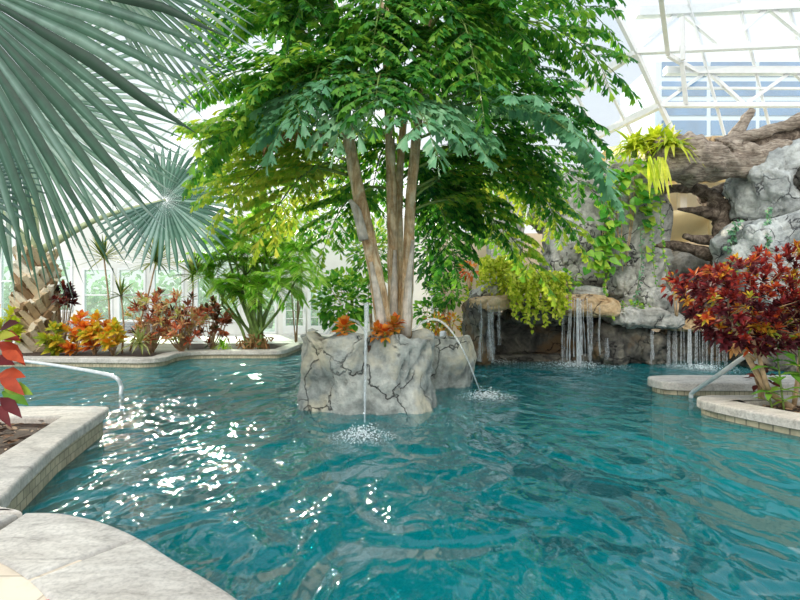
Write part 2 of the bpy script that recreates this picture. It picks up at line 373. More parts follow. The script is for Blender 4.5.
def m_lamp():
    m, t, N, L = nt('pool_lamp'); e = N.new('ShaderNodeEmission'); e.inputs[0].default_value = (.6,1,1,1); e.inputs[1].default_value = 9; out(t, e.outputs[0]); return m
M['lamp'] = m_lamp()
M['lawn'] = m_plain('outdoor_lawn', (150,190,140), .9, var=.2, sc=2)

# ================================================================== SETTING
ZD = .33
# pool shell
mb = MB(); box(mb, -16, 16, .2, 21, -1.75, -1.55); struct(mb.build('floor', M['pool'], smooth=False))
# water body
mb = MB(); nx, ny = 2, 2
box(mb, -15.9, 15.9, .3, 19, -1.54, 0.0)
tag(mb.build('pool_water', M['water'], smooth=False), 'rippled clear teal water filling the pool', 'water', kind='stuff')
# front deck + coping (outer edge measured on the photograph, z = ZD)
edge = [(-4.4,3.1),(-3.3,3.13),(-2.6,3.2),(-2.43,3.235),(-2.197,3.231),(-1.868,3.114),(-1.515,2.903),(-1.195,2.655),(-.936,2.464),(-.717,2.283),(-.443,2.015),(-.1,1.6),(.1,.8)]
eo = smooth2(edge, 4)
def off(pts, d):
    o = []
    for i, p in enumerate(pts):
        a = pts[max(i-1,0)]; b = pts[min(i+1,len(pts)-1)]; t = V((b[0]-a[0], b[1]-a[1])).normalized(); o.append((p[0]-(-t.y)*-d*-1*1, p[1]-t.x*d) if False else (p[0]+t.y*d*1, p[1]-t.x*d))
    return o
ei = off(eo, .55)
cuts = [12, 24, 36, 42, len(eo)-1]
struct(slab('trim_5', [(-4.4,3.1),(-2.46,3.22),(-2.5,2.64),(-4.4,2.5)], ZD-.11, ZD, M['coping'], .03))
for k in range(len(cuts)-1):
    a, b = cuts[k], cuts[k+1]; O = eo[a:b+1]; I = ei[a:b+1]
    sh = .006
    q = lambda L_: [L_[0] if i else (L_[0][0]+(L_[1][0]-L_[0][0])*.06, L_[0][1]+(L_[1][1]-L_[0][1])*.06) for i in (0,)]+L_[1:-1]+[(L_[-1][0]+(L_[-2][0]-L_[-1][0])*.06, L_[-1][1]+(L_[-2][1]-L_[-1][1])*.06)]
    struct(slab('trim_%d' % (k+1), q(O)+q(I)[::-1], ZD-.11, ZD, M['coping'], .03))
ew = off(eo, .06)
struct(slab('trim_20', ew+[(0,-3),(-8,-3),(-8,3.5)], -1.6, ZD-.12, M['band'], 0))  # pool wall masonry below the front coping
struct(slab('trim_6', off(eo,.3)[14:]+[(0,-3),(-8,-3),(-8,2.9),(-2.5,2.9)], ZD-.13, ZD-.01, M['deck'], .01))
# red painted ring on the deck pavers
mb = MB(); rc = G(42,612,ZD); n = 40; vs = []; fs = []
for i in range(n):
    a = 2*math.pi*i/n
    for rr in (.09,.115): vs.append((rc.x+rr*math.cos(a), rc.y+rr*math.sin(a), ZD-.007))
for i in range(n): j = (i+1) % n; fs.append((2*i,2*i+1,2*j+1,2*j))
mb.add(vs, fs); tag(mb.build('deck_marking', M['red'], smooth=False), 'red painted ring on the pale deck pavers at the lower left corner', 'marking')
# left planter
pl_out = smooth2([(-2.47,3.27),(-2.66,3.34),(-2.76,3.45),(-2.81,3.6),(-2.895,3.78),(-3.30,4.89),(-3.67,6.3)], 4)+[(-3.74,6.42),(-3.95,6.46),(-8.2,6.46)]
pl_in = [(-8.2,5.85),(-3.98,5.85),(-3.56,4.45),(-3.38,3.95),(-4.4,3.75),(-4.4,3.13),(-3.3,3.16),(-2.6,3.235)]
struct(slab('trim_7', pl_out+pl_in, ZD-.10, ZD+.004, M['coping'], .03))
wl = [(-4.4,3.12),(-2.6,3.2),(-2.54,3.3),(-2.72,3.38),(-2.82,3.47),(-2.87,3.61),(-2.955,3.79),(-3.36,4.9),(-3.73,6.28),(-3.80,6.36),(-8.2,6.4),(-8.2,3.12)]
struct(slab('trim_21', wl, -1.6, ZD-.10, M['band'], 0))  # pool wall masonry around the left planter
mb = MB()
for i in range(900):
    x = U(-6.5,-3.5); y = U(4.0,5.9)
    if x > -3.46-(y-4.0)*.3: continue
    c = V((x, y, ZD-.08+U(0,.04))); a = U(0,6.28); L_ = U(.03,.075); d = V((math.cos(a), math.sin(a), U(-.3,.3)))
    leaf(mb, c, d, UP+rv(.5), L_*1.6, L_*.6, 0, U(0,1), .1, ((0,.6),(.3,1),(.7,.9),(1,0)))
mulch_l = mb.build('bark_mulch', m_leaf('mulch', [(60,42,32),(112,80,58),(160,126,98),(196,170,142)], .9, .05), smooth=False)
tag(mulch_l, 'brown bark mulch filling the planter at the left edge', 'mulch', kind='stuff')
mb = MB(); box(mb, -8.2, -3.5, 3.9, 5.95, ZD-.15, ZD-.07)
struct(slab('trim_8', [(-8.2,3.7),(-3.34,3.9),(-3.94,5.9),(-8.2,5.9)], ZD-.14, ZD-.075, M['soil'], 0))
# back-left bed and back deck
bo = smooth2([(-16,12.6),(-9.9,12.7),(-7.2,12.55),(-6.45,12.5),(-6.05,12.9),(-6.15,13.8),(-5.9,14.35),(-5.2,14.5),(-3.75,14.5),(-3.4,14.8),(-3.35,15.6),(-3.3,17.2)], 4)
struct(slab('trim_9', bo+off(bo,-.42)[::-1], .12, .235, M['coping'], .03))
struct(slab('trim_22', off(bo,-.06)+[(-3.3,22),(-16,22)], -1.6, .12, M['band'], 0))  # pool wall masonry carrying the back-left bed
struct(slab('trim_10', off(bo,-.36)+[(-3.7,18),(-16,18)], .10, .2, M['soil'], 0))
struct(slab('trim_11', [(-16,17.2),(-3.2,17.2),(-3.2,17.0),(2.2,17.0),(2.2,15.6),(4,15.4),(16,16),(16,26),(-16,26)], -1.6, .215, M['backdeck'], .02))
struct(slab('trim_25', smooth2([(.75,14.5),(1.6,14.3),(2.4,14.5),(2.6,15.6),(2.3,17.1),(.9,17.1),(.75,14.5)],3)[:-1], -1.6, .2, M['rockdark'], .04))
# right pad and planter
pad = smooth2([(10,9.75),(5.9,9.75),(5.0,9.7),(4.7,9.5),(4.66,9.15),(4.9,8.86),(6.0,8.8),(10,8.76)], 4)
struct(slab('trim_12', pad, .10, .24, M['coping'], .03))
cx = [(p[0]+(.06 if p[1] > 8.5 else 0), p[1]+(.06 if p[1] < 9 else -.06)) for p in pad]
struct(slab('trim_23', cx, -1.6, .10, M['band'], 0))  # pool wall masonry below the right pad
ro = smooth2([(10,7.75),(5.4,7.78),(4.72,7.74),(4.46,7.5),(4.5,7.1),(4.72,6.55),(4.98,6.05),(5.5,5.2),(6.2,4.2),(6.9,3.4)], 4)
ri = off(ro, -.46)
struct(slab('trim_13', ro+ri[::-1], .10, .225, M['coping'], .03))
struct(slab('trim_24', off(ro,-.06)+[(10,3.4)], -1.6, .10, M['band'], 0))  # pool wall masonry around the right planter
struct(slab('trim_14', off(ro,-.40)+[(10,3.8)], .08, .15, M['soil'], 0))
mb = MB()
for i in range(700):
    c = V((U(4.75,6.6), U(5.4,7.3), .155+U(0,.02)))
    if c.x < 5.02+max(0,(7.0-c.y))*.5: continue
    a = U(0,6.28); L_ = U(.03,.07); leaf(mb, c, V((math.cos(a), math.sin(a), U(-.3,.3))), UP+rv(.5), L_*1.6, L_*.6, 0, U(0,1), .1, ((0,.6),(.3,1),(.7,.9),(1,0)))
tag(mb.build('bark_mulch', bpy.data.materials['mulch'], smooth=False), 'brown bark mulch under the red croton at the right edge', 'mulch', kind='stuff')

# ---- back wall with windows and doors
YB = 22.0
def wx(px): return (px-400)/F*YB
def wz(py): return H+(300-py)/F*YB
opens = [(0,16,232,330),(44,73,258,312),(83,113,268,322),(118,146,268,322),(153,184,268,322),(196,240,232,322),(283,306,292,334),(308,330,288,334),(250,277,262,334)]
mb = MB()
xs = sorted(set([wx(-240), wx(440)]+[wx(k) for o in opens for k in o[:2]])); top = 5.3
for i in range(len(xs)-1):
    a, b = xs[i], xs[i+1]; op = [o for o in opens if wx(o[0]) <= a+1e-4 and wx(o[1]) >= b-1e-4]
    if op:
        o = op[0]; box(mb, a, b, YB, YB+.15, .2, wz(o[3])) if wz(o[3]) > .25 else None; box(mb, a, b, YB, YB+.15, wz(o[2]), top)
    else: box(mb, a, b, YB, YB+.15, .2, top)
struct(mb.build('wall_back', M['wallw'], smooth=False))
mb = MB(); box(mb, wx(-240), wx(195), YB-.06, YB, .2, wz(323)); struct(mb.build('baseboard_back', M['brick'], smooth=False))
wn = dn = 0
for o in opens:
    x0, x1, z1, z0 = wx(o[0]), wx(o[1]), wz(o[2]), wz(o[3]); door = o[3] == 334 and o[0] > 280
    if door: dn += 1; nm = 'door_%d' % dn
    else: wn += 1; nm = 'window_%d' % wn
    z0 = max(z0, .22); t = .09 if not door else .13
    mb = MB(); y0, y1 = YB-.05, YB+.1
    box(mb, x0, x0+t, y0, y1, z0, z1); box(mb, x1-t, x1, y0, y1, z0, z1); box(mb, x0, x1, y0+.003, y1-.003, z1-t, z1); box(mb, x0, x1, y0+.003, y1-.003, z0, z0+(.35 if door else t))
    fr = struct(mb.build(nm, M['white'], smooth=False))
    mb = MB(); w = x1-x0
    if not door:
        for k in (.5,): box(mb, x0, x1, y0+.02, y1-.02, z0+(z1-z0)*k-.03, z0+(z1-z0)*k+.03)
        if w > 1.6 : box(mb, x0+w/2-.025, x0+w/2+.025, y0+.02, y1-.02, z0, z1)
    else:
        box(mb, x0+w/2-.02, x0+w/2+.02, y0+.03, y1-.03, z0+.3, z1)
        for k in (.35,.55,.75): box(mb, x0, x1, y0+.03, y1-.03, z0+(z1-z0)*k, z0+(z1-z0)*k+.03)
    mb.build('muntin', M['white'], fr, False)
    mb = MB(); box(mb, x0+.02, x1-.02, YB+.02, YB+.03, z0+.02, z1-.02); mb.build('pane', M['pane'], fr, False)
    if door:
        mb = MB(); bar(mb, (x1-t/2, y0-.06, z0+.95), (x1-t/2, y0-.06, z0+1.15), .03, .03); bar(mb, (x1-t/2, y0-.06, z0+.98), (x1-t/2, y0, z0+.98), .02, .02); mb.build('door_handle', M['railm'], fr, False)
# beige rear wall on the right, behind the slide
mb = MB(); box(mb, 1.6, 20, 19.5, 19.7, .2, 4.3); struct(mb.build('wall_right_back', M['beige'], smooth=False))
mb = MB(); box(mb, 1.2, 1.5, 19.2, 19.6, .2, 6.); struct(mb.build('trim_15', M['white'], smooth=False))
# outdoors
mb = MB(); mb.add([(-60,26,.1),(60,26,.1),(60,90,.1),(-60,90,.1)], [(0,1,2,3)]); struct(mb.build('outdoor_ground', M['lawn']))
mb = MB()
for i in range(5000):
    x = U(-24,-1); z = abs(random.gauss(0,1))*1.3
    if z > 4.2: continue
    c = V((x, 27+U(0,2), .2+z)); leaf(mb, c, rv()+V((0,-.3,.3)), V((0,-1,.5))+rv(.5), .4, .24, .3, U(0,1))
tag(mb.build('hedge', M['hedge']), 'pale green hedge outdoors, seen through the windows of the back wall', 'hedge', kind='stuff')
bd = thing('building', 'distant pale building with rows of blue glazing, seen through the upper right roof glass', 'building', P(740,100,45))
mb = MB(); a = P(655,140,45); b = P(900,62,45); box(mb, a.x, b.x, 45, 52, .1, b.z); mb.build('facade', M['bldg'], bd, False)
for k in range(4):
    z = a.z+(b.z-a.z)*(k*.25+.06)
    for j in range(5):
        x0 = a.x+.6+j*4.4; mb = MB(); box(mb, x0, x0+4.0, 44.9, 45.05, z, z+1.3); mb.build('glazing', M['bglass'], bd, False)

# ---- glass roof -------------------------------------------------
A0, A1, A2, A3 = V((5.6,15.1,12.2)), V((7.4,15.7,9.5)), V((8.4,16.15,8.0)), V((9.3,16.5,6.6))
D = V((-.27,1,0)); RX = V((1,.04,.0))
def pan(pts, name):
    mb = MB(); mb.add(pts, [tuple(range(len(pts)))]); return struct(mb.build(name, M['glass'], smooth=False))
ridge = V((1.2,14,17.5))
pan([A3+D*-0, A3+D*11, ridge+D*11+V((0,0,0)), ridge+V((0,1,0))*0, A0], 'ceiling')
pan([ridge, ridge+D*11, V((-15,25,5.3)), V((-15,8,5.3))], 'ceiling_left')
pan([A0, A1, A2, A3, A3+RX*16, A0+RX*18], 'ceiling_right')
pan([A3, A3+RX*16, A3+RX*16-V((0,0,2.2)), A3-V((0,0,2.2))], 'window_11')
pan([V((wx(-240),YB+.05,5.3)), V((1.5,YB+.05,5.3)), V((2,YB+3,15)), V((-3,YB+3,17)), V((-15,YB+1,5.4))], 'window_12')
def S(a, b, w=.12, h=.12, mb=None): bar(mb, a, b, w, h)
tid = 0
def truss(label, a, b, up, w, ncell, pnt):
    """flat truss: bottom chord a-b, top chord offset by up"""
    t = thing('roof_truss', label, 'truss', a, 'white roof trusses')
    mb = MB(); bar(mb, a, b, w, w); mb.build('bottom_chord', M['steel'], t, False)
    mb = MB(); bar(mb, a+up, b+up, w*1.5, w*1.5); mb.build('top_chord', M['steel'], t, False)
    for k in range(ncell):
        p = a.lerp(b, k/ncell); q = a.lerp(b, (k+.5)/ncell); s = a.lerp(b, (k+1)/ncell)
        mb = MB(); bar(mb, p, q+up, w*.7, w*.7); mb.build('web_member', M['steel'], t, False)
        mb = MB(); bar(mb, q+up, s, w*.7, w*.7); mb.build('web_member', M['steel'], t, False)
    return t
truss('upper horizontal white roof truss at the top right, above the blue glazing', A1, A1+V((11,-.1,.45)), V((0,0,1.2)), .17, 4, 0)
truss('lower white roof truss crossing the blue glazing above the hollow log', A2, A2+V((11,.1,.05)), V((.1,-.1,1.05)), .15, 4, 0)
v_ = thing('roof_valley_rafter', 'slanted white valley rafter where the two roof slopes meet, right of the palm crown', 'rafter', A3)
mb = MB(); bar(mb, A0+V((-.6,-.2,.9)), A1, .13, .13); bar(mb, A1, A2, .13, .13); bar(mb, A2, A3, .13, .13); mb.build('rafter_beam', M['steel'], v_, False)
mb = MB(); bar(mb, A3, A3-V((0,0,2.4)), .22, .22); mb.build('post', M['steel'], v_, False)
for k, (p, lb) in enumerate(((A0, 'uppermost white purlin of the left roof slope, mostly behind the palm crown'), (A1, 'white purlin running down from the upper roof truss to the palm leaf tips'), (A2, 'white purlin of the left roof slope meeting the lower truss above the yellow-green plants'), (A3, 'lowest white purlin of the left roof slope, ending behind the yellow-green plants'))):
    mb = MB(); bar(mb, p, p+D*9, .2, .22); tag(mb.build('roof_purlin', M['steel'], smooth=False), lb, 'purlin', 'white purlins of the left roof slope')
mb = MB()
for k in range(1, 7):
    bar(mb, A3+D*(k*1.5), A3+D*(k*1.5)+(A0-A3), .09, .09)
struct(mb.build('trim_16', M['steel'], smooth=False))
mb = MB()
for k in range(1, 8):
    bar(mb, A3+RX*(k*1.6)-V((0,0,2.2)), A3+RX*(k*1.6), .1, .1); bar(mb, A3+RX*(k*1.6), A0+RX*(k*1.6+1.2), .07, .07)
for zz in (0,-1.1,-2.2): bar(mb, A3+V((0,0,zz)), A3+RX*16+V((0,0,zz)), .12, .14)
bar(mb, A1+V((.6,-.1,1.9)), A1+RX*14+V((0,0,2.4)), .1, .1); bar(mb, A2+V((0,0,.55)), A2+V((12,0,.5)), .07, .07)
struct(mb.build('trim_17', M['steel'], smooth=False))
# tie rods hanging below the near roof
for (x0,y0,x1,y1,Y0,Y1,lb) in ((660,-10,668,54,13,15.7,'grey-white vertical strut hanging from the roof over the upper truss'),(682,17,683,60,15.5,15.6,'short white strut under the upper roof truss'),(668,55,697,72,15.7,16,'white brace joining the upper truss to the lower truss'),(682,62,686,104,15.7,16.1,'curved white strut hanging in front of the lower truss glazing')):
    mb = MB(); bar(mb, P(x0,y0,Y0), P(x1,y1,Y1), .12, .12); tag(mb.build('roof_strut', M['steel'], smooth=False), lb, 'strut', 'white roof struts')
# left roof bars
mb = MB()
for k in range(7):
    a = ridge+D*(k*1.8); b = V((-15, 8+k*2.8, 5.3)); bar(mb, a, b, .16, .22)
for s in (.25,.5,.75,1.0):
    bar(mb, ridge.lerp(V((-15,8,5.3)), s), (ridge+D*11).lerp(V((-15,25,5.3)), s), .12, .14)
struct(mb.build('trim_18', M['steel'], smooth=False))
mb = MB()
for k in range(8):
    x = -13+k*2; zt = min(16.5, 5.3+(x+15)*.75); bar(mb, (x,YB+.1+(zt-5)*.25,5.3), (x,YB+.1+(zt-5)*.25,zt), .12, .12)
for z in (7.5,10,12.5): bar(mb, (-15,YB+.1+(z-5)*.25,z), (2,YB+.1+(z-5)*.25,z), .12, .12)
struct(mb.build('trim_19', M['steel'], smooth=False))

# ================================================================== ISLAND
def rockcol(mb, c, rx, ry, z0, z1, seed, pw=2.6, amp=.1, na=120, nz=36, rim=.25, crack=.07):
    vs = []; fs = []; offv = V((seed*3.1, seed*1.7, seed*.9))
    prof = [(z0+(z1-z0)*i/(nz*2//3), 1.) for i in range(nz*2//3+1)]
    m = nz-len(prof)
    for i in range(1, m+1):
        t = i/m; prof.append((z1-.0-(.14*max(0,(t-.35)/.65)), 1-rim*t))
    for z, k in prof:
        zt = (z-z0)/(z1-z0); kk = k*(1+.05*math.sin(zt*3)-.05*max(0,zt-.8)/.2)
        for j in range(na):
            a = 2*math.pi*j/na; ca, sa = math.cos(a), math.sin(a); rr = (abs(ca)**pw+abs(sa)**pw)**(-1/pw)
            p = V((c[0]+rx*rr*ca*kk, c[1]+ry*rr*sa*kk, z)); e = p*1.0+offv
            d = NZ.fractal(e*1.1, .7, 2., 5)*amp
            dd, _ = NZ.voronoi(V((e.x*1.5, e.y*1.5, e.z*.9))+V((1,1,1))*.35*NZ.noise(e*2.5)); g = dd[1]-dd[0]; d -= crack*math.exp(-(g/.05)**2)
            d += (.4-dd[0])*amp*.9
            n = V((ca, sa, 0)); p = p+n*d
            if zt > .75: p.z += amp*1.1*NZ.fractal(V((e.x*1.2, e.y*1.2, seed)), .6, 2., 3)*(zt-.75)/.25
            vs.append(p)
    R_ = len(prof)
    for i in range(R_-1):
        for j in range(na): k = (j+1) % na; fs.append((i*na+j, i*na+k, (i+1)*na+k, (i+1)*na+j))
    fs.append(tuple((R_-1)*na+j for j in range(na))); mb.add(vs, fs)
IC = V((-.53,8.35,0))
t = thing('rock_planter', 'large grey rock planter rising from the middle of the pool, holding the palm clump', 'rock planter', (IC.x,IC.y,-1.5))
mb = MB(); rockcol(mb, IC, 1.1, .92, -1.5, 1.13, 4, amp=.16, crack=.1); mb.build('rock_shell', M['rockis'], t)
mb = MB(); limb(mb, [(IC.x,IC.y,.6),(IC.x,IC.y,1.0)], [.66,.66], 24, 2); mb.build('soil_fill', M['soil'], t, False)
t = thing('rock_planter', 'smaller grey rock planter joined behind the right side of the large one', 'rock planter', (.98,10.2,-1.5))
mb = MB(); rockcol(mb, (.85,10.25), .62, .6, -1.5, .92, 9); mb.build('rock_shell', M['rockis'], t)
mb = MB(); limb(mb, [(.85,10.25,.4),(.85,10.25,.8)], [.34,.34], 20, 2); mb.build('soil_fill', M['soil'], t, False)
# fishtail palms
pm = thing('fishtail_palm', 'tall fishtail palm clump with several tan trunks growing from the rock planter in the pool', 'palm tree', (IC.x+.1,IC.y,1.0))
Yc = 8.3
def trunk(pts, radii, ring=True):
    mb = MB(); limb(mb, pts, radii, 12, 7, .12, 4); o = mb.build('trunk', M['bark'], pm); return o
t1 = trunk([P(386,338,8.1),P(375,270,8.1),P(358,190,8.1),P(346,120,8.1),P(342,40,8.1)], [.14,.12,.105,.09,.08])
t2 = trunk([P(394,338,8.5),P(393,260,8.5),P(391,170,8.5),P(388,80,8.5),P(384,-20,8.5)], [.1,.095,.085,.08,.07])
t3 = trunk([P(406,338,8.3),P(408,270,8.3),P(411,195,8.3),P(420,100,8.3),P(428,20,8.3)], [.1,.095,.085,.08,.07])
t4 = trunk([P(402,336,8.8),P(400,260,8.8),P(399,190,8.8),P(405,100,8.8)], [.08,.07,.07,.06])
for tr, pts in ((t1, [P(385,338,7.93),P(378,300,7.93),P(371,262,7.95)]), (t1, [P(364,240,7.95),P(357,212,7.96),P(350,200,7.9)]), (t3, [P(406,336,8.17),P(408,290,8.17),P(413,240,8.18)]), (t2, [P(392,336,8.36),P(394,300,8.36),P(395,250,8.38)])):
    mb = MB(); limb(mb, pts, [.085,.07,.03], 9, 4, .15, 5); mb.build('leaf_sheath', M['sheath'], tr)
    tr.children[-1].matrix_parent_inverse = Matrix.Translation(V((0,0,0)))
def frond(bp, mp, tp, Yb, Ym, Yt, width, r0=.1, r1=.6, mat='fishtail', np_=11, nl=10, LL=.21, hang=.6):
    if mat == 'bluefish': np_, nl, LL = 9, 8, .25
    mb, sb = MB(), MB(); caryota(mb, sb, P(*bp,Yb), P(*mp,Ym), P(*tp,Yt), width, r0, r1, np_, nl, LL, hang)
    o = mb.build('frond', M[mat], pm); st = sb.build('rachis', M['stem'], o); st.matrix_parent_inverse = Matrix()
FR = [ # base, control, tip, Yb,Ym,Yt, width, r0,r1, mat
 ((345,140),(270,70),(205,160),8.1,7.8,7.6,.75,.2,.7,'fishtail'),
 ((345,120),(280,40),(205,85),8.1,8,8,.8,.1,.6,'fishtail'),
 ((343,80),(285,-20),(205,30),8.1,8.3,8.4,.75,.15,.65,'fishtail'),
 ((346,160),(290,120),(225,205),8.1,8.8,9.2,.8,.5,1,'fishtail'),
 ((348,170),(310,140),(262,235),8.1,8.7,9.2,.8,.5,1,'fishtail'),
 ((346,150),(280,100),(235,150),8.1,9,9.6,.9,.45,.95,'fishtail'),
 ((350,120),(320,40),(280,130),8.1,7.2,6.7,.7,.05,.5,'bluefish'),
 ((348,100),(300,40),(255,100),8.1,7.4,7.2,.7,.2,.7,'fishtail'),
 ((345,60),(300,-30),(240,10),8.1,8.5,9,.8,.2,.6,'fishtail'),
 ((345,40),(320,-60),(285,40),8.1,8,8,.8,.0,.5,'fishtail'),
 ((388,110),(365,60),(340,130),8.5,7,6.5,.6,.1,.9,'bluefish'),
 ((390,120),(400,60),(430,135),8.5,7,6.3,.65,.1,.9,'bluefish'),
 ((390,120),(420,70),(475,140),8.5,7.4,6.8,.65,.0,.7,'bluefish'),
 ((388,100),(380,40),(375,110),8.5,7,6.3,.65,.05,.5,'fishtail'),
 ((415,130),(530,50),(606,180),8.3,7.2,6.8,.75,.0,.55,'bluefish'),
 ((415,110),(510,60),(585,125),8.3,8,7.8,.8,.0,.4,'fishtail'),
 ((420,90),(500,-40),(612,70),8.3,8,7.8,.95,.1,.6,'fishtail'),
 ((420,60),(500,-90),(600,20),8.3,8.4,8.6,.9,.1,.6,'fishtail'),
 ((415,140),(480,100),(545,180),8.3,8.6,8.8,.8,.0,.45,'fishtail'),
 ((412,190),(490,130),(575,240),8.3,9.2,9.8,.8,.45,.95,'fishtail'),
 ((412,210),(470,170),(540,275),8.3,9.2,9.8,.75,.4,.9,'fishtail'),
 ((411,200),(450,150),(500,230),8.3,8.8,9.2,.75,.05,.6,'fishtail'),
 ((400,180),(430,140),(465,230),8.8,9.2,9.6,.7,.0,.5,'fishtail'),
 ((384,20),(330,-60),(300,10),8.5,8,7.6,.8,.0,.5,'fishtail'),
 ((384,10),(430,-70),(470,40),8.5,8,7.6,.8,.0,.4,'fishtail'),
 ((428,30),(470,-60),(530,60),8.3,8,7.6,.8,.05,.5,'fishtail'),
 ((384,60),(370,-10),(350,60),8.5,7.8,7.2,.8,.0,.5,'fishtail'),
 ((424,60),(430,-10),(440,80),8.3,7.8,7.2,.8,.0,.45,'fishtail'),
 ((388,90),(430,30),(470,100),8.5,9.2,9.8,.9,.0,.35,'fishtail'),
 ((405,100),(450,40),(520,110),8.8,9.4,9.8,.9,.0,.4,'fishtail'),
 ((386,50),(360,0),(320,80),8.5,9.2,9.8,.9,.1,.5,'fishtail'),
 ((390,140),(370,100),(320,190),8.5,9.4,10,.9,.3,.8,'fishtail'),
 ((400,150),(380,120),(370,210),8.8,9.6,10.2,.8,.1,.6,'fishtail'),
 ((400,160),(440,130),(440,200),8.8,9.6,10.2,.8,.0,.5,'fishtail'),
 ((385,0),(400,-60),(420,30),8.5,9,9.6,.9,.0,.4,'fishtail'),
 ((428,20),(450,-60),(490,20),8.3,9,9.8,.9,.0,.4,'fishtail'),
 ((384,0),(340,-70),(310,-10),8.5,9,9.6,.9,.1,.5,'fishtail'),
 ((347,175),(290,150),(215,190),8.2,9,9.8,.9,.4,.9,'fishtail'),
 ((348,150),(270,130),(205,130),8.2,8.8,9.4,.8,.3,.8,'fishtail'),
 ((392,190),(350,170),(325,245),8.6,9.6,10.4,.8,.2,.7,'fishtail'),
 ((411,190),(440,170),(455,265),8.4,9.2,9.8,.7,.0,.5,'fishtail'),
 ((413,170),(480,120),(560,215),8.4,8.8,9.,.8,.1,.6,'fishtail'),
 ((412,160),(500,110),(590,190),8.4,9.4,10.,.85,.1,.55,'fishtail'),
 ((386,60),(420,-10),(400,90),8.5,7.6,7.,.8,.1,.6,'fishtail'),
 ((384,30),(390,-60),(370,60),8.5,7.6,7.,.8,.1,.6,'fishtail'),
 ((424,40),(460,-40),(480,90),8.3,7.6,7.,.8,.1,.6,'fishtail'),
 ((345,90),(320,20),(310,110),8.1,7.4,6.9,.75,.1,.6,'fishtail'),
 ((424,50),(480,-10),(560,90),8.3,8.8,9.2,.85,.05,.5,'fishtail'),
]
for f in FR: frond(*f)
# dead frond on the left of the crown
mb, sb = MB(), MB(); pinnate(mb, sb, P(344,160,8), P(310,105,7.7), P(262,150,7.5), 14, .22, .07, 0, 1, 1.4)
o = mb.build('dead_frond', M['dry'], pm); o['label'] = 'dry brown drooping frond'; st = sb.build('rachis', M['twig'], o); st.matrix_parent_inverse = Matrix()
def bromeliad(px, py, Y, s, lab, n=14):
    c = P(px,py-3,Y); s *= 1.35; mb = MB()
    rosette(mb, c, V((0,-.25,1)), n, s, s*.38, 0, 1, .5, (.2,1.35)); rosette(mb, c-V((0,0,s*.3)), V((0,-.25,1)), n, s*.9, s*.34, .3, 1, .5, (.8,1.6))
    mb2 = MB(); limb(mb2, [c-V((0,0,s*1.1)), c], [.02,.02], 6, 2)
    t = thing('bromeliad', lab, 'plant', c-V((0,0,s*1.1)), 'orange plants on the rock planter'); mb.build('leaves', M['broml'], t); mb2.build('stem', M['stem'], t)
bromeliad(344,328,7.75,.2,'orange leafy plant at the left rim of the rock planter under the left arc')
bromeliad(377,332,7.75,.17,'small orange leafy plant at the foot of the leaning palm trunk')
bromeliad(385,334,7.6,.16,'smaller orange plant low at the planter rim right of the falling jet')
bromeliad(395,325,7.7,.2,'orange leafy plant in front of the upright palm trunks')

# ---- water jets
def jet(pts, rad, lab):
    mb = MB(); limb(mb, pts, rad, 8, 8, .25, 9); tag(mb.build('water_jet', M['fall']), lab, 'water jet', 'water jets of the rock planter')
jet([P(366,338,7.45),P(367,316,7.4),P(366.5,305,7.3),P(366,318,7.2),P(365.5,345,7.1),P(365,390,7.0),P(364.5,437,6.9)], [.02,.026,.034,.026,.02,.016,.01], 'narrow water jet falling straight down the front of the large rock planter')
jet([P(365,332,8.5),P(357,322,8.45),P(345,319,8.4),P(336,323,8.4),P(326,334,8.35)], [.016,.02,.02,.02,.016], 'low water arc over the left rim of the large rock planter')
jet([P(413,330,8.6),P(425,321,8.9),P(438,320,9.1),P(452,332,9.2),P(466,356,9.3),P(481,394,9.3)], [.018,.022,.022,.02,.016,.01], 'water arc springing right from the palm foot over the smaller rock planter into the pool')
def splash(c, R, n, lab, hh=.12):
    mb = MB()
    for i in range(n):
        a = U(0,6.28); rr = R*U(0,1)**.8; s = U(.004,.013)*(1.3-rr/R); z = abs(random.gauss(0,.4))*hh*(1-rr/R)
        p = V((c.x+rr*math.cos(a)*1.2, c.y+rr*math.sin(a), .006+z)); v = [p+V((s,0,0)),p+V((-s,0,0)),p+V((0,s,0)),p+V((0,-s,0)),p+V((0,0,s)),p-V((0,0,s*.5))]
        mb.add(v, [(0,2,4),(2,1,4),(1,3,4),(3,0,4),(2,0,5),(1,2,5),(3,1,5),(0,3,5)])
    tag(mb.build('splash', M['white_water'], smooth=True), lab, 'splash', kind='stuff')
M['white_water'] = m_plain('white_water', (238,246,248), .3, var=.03)
splash(G(363,438), .38, 800, 'white splash where the front jet hits the pool below the large rock planter', .25)
splash(G(487,398), .5, 900, 'white splash where the right water arc lands in the pool', .2)
splash(G(320,372), .6, 220, 'scattered drops left of the large rock planter', .06)
splash(G(575,366), 1.3, 1800, 'foam at the foot of the middle waterfall', .12)
splash(G(490,362), .9, 1000, 'foam at the foot of the left waterfall', .12)
splash(G(700,369), 1.0, 1500, 'foam at the foot of the right waterfall', .15)

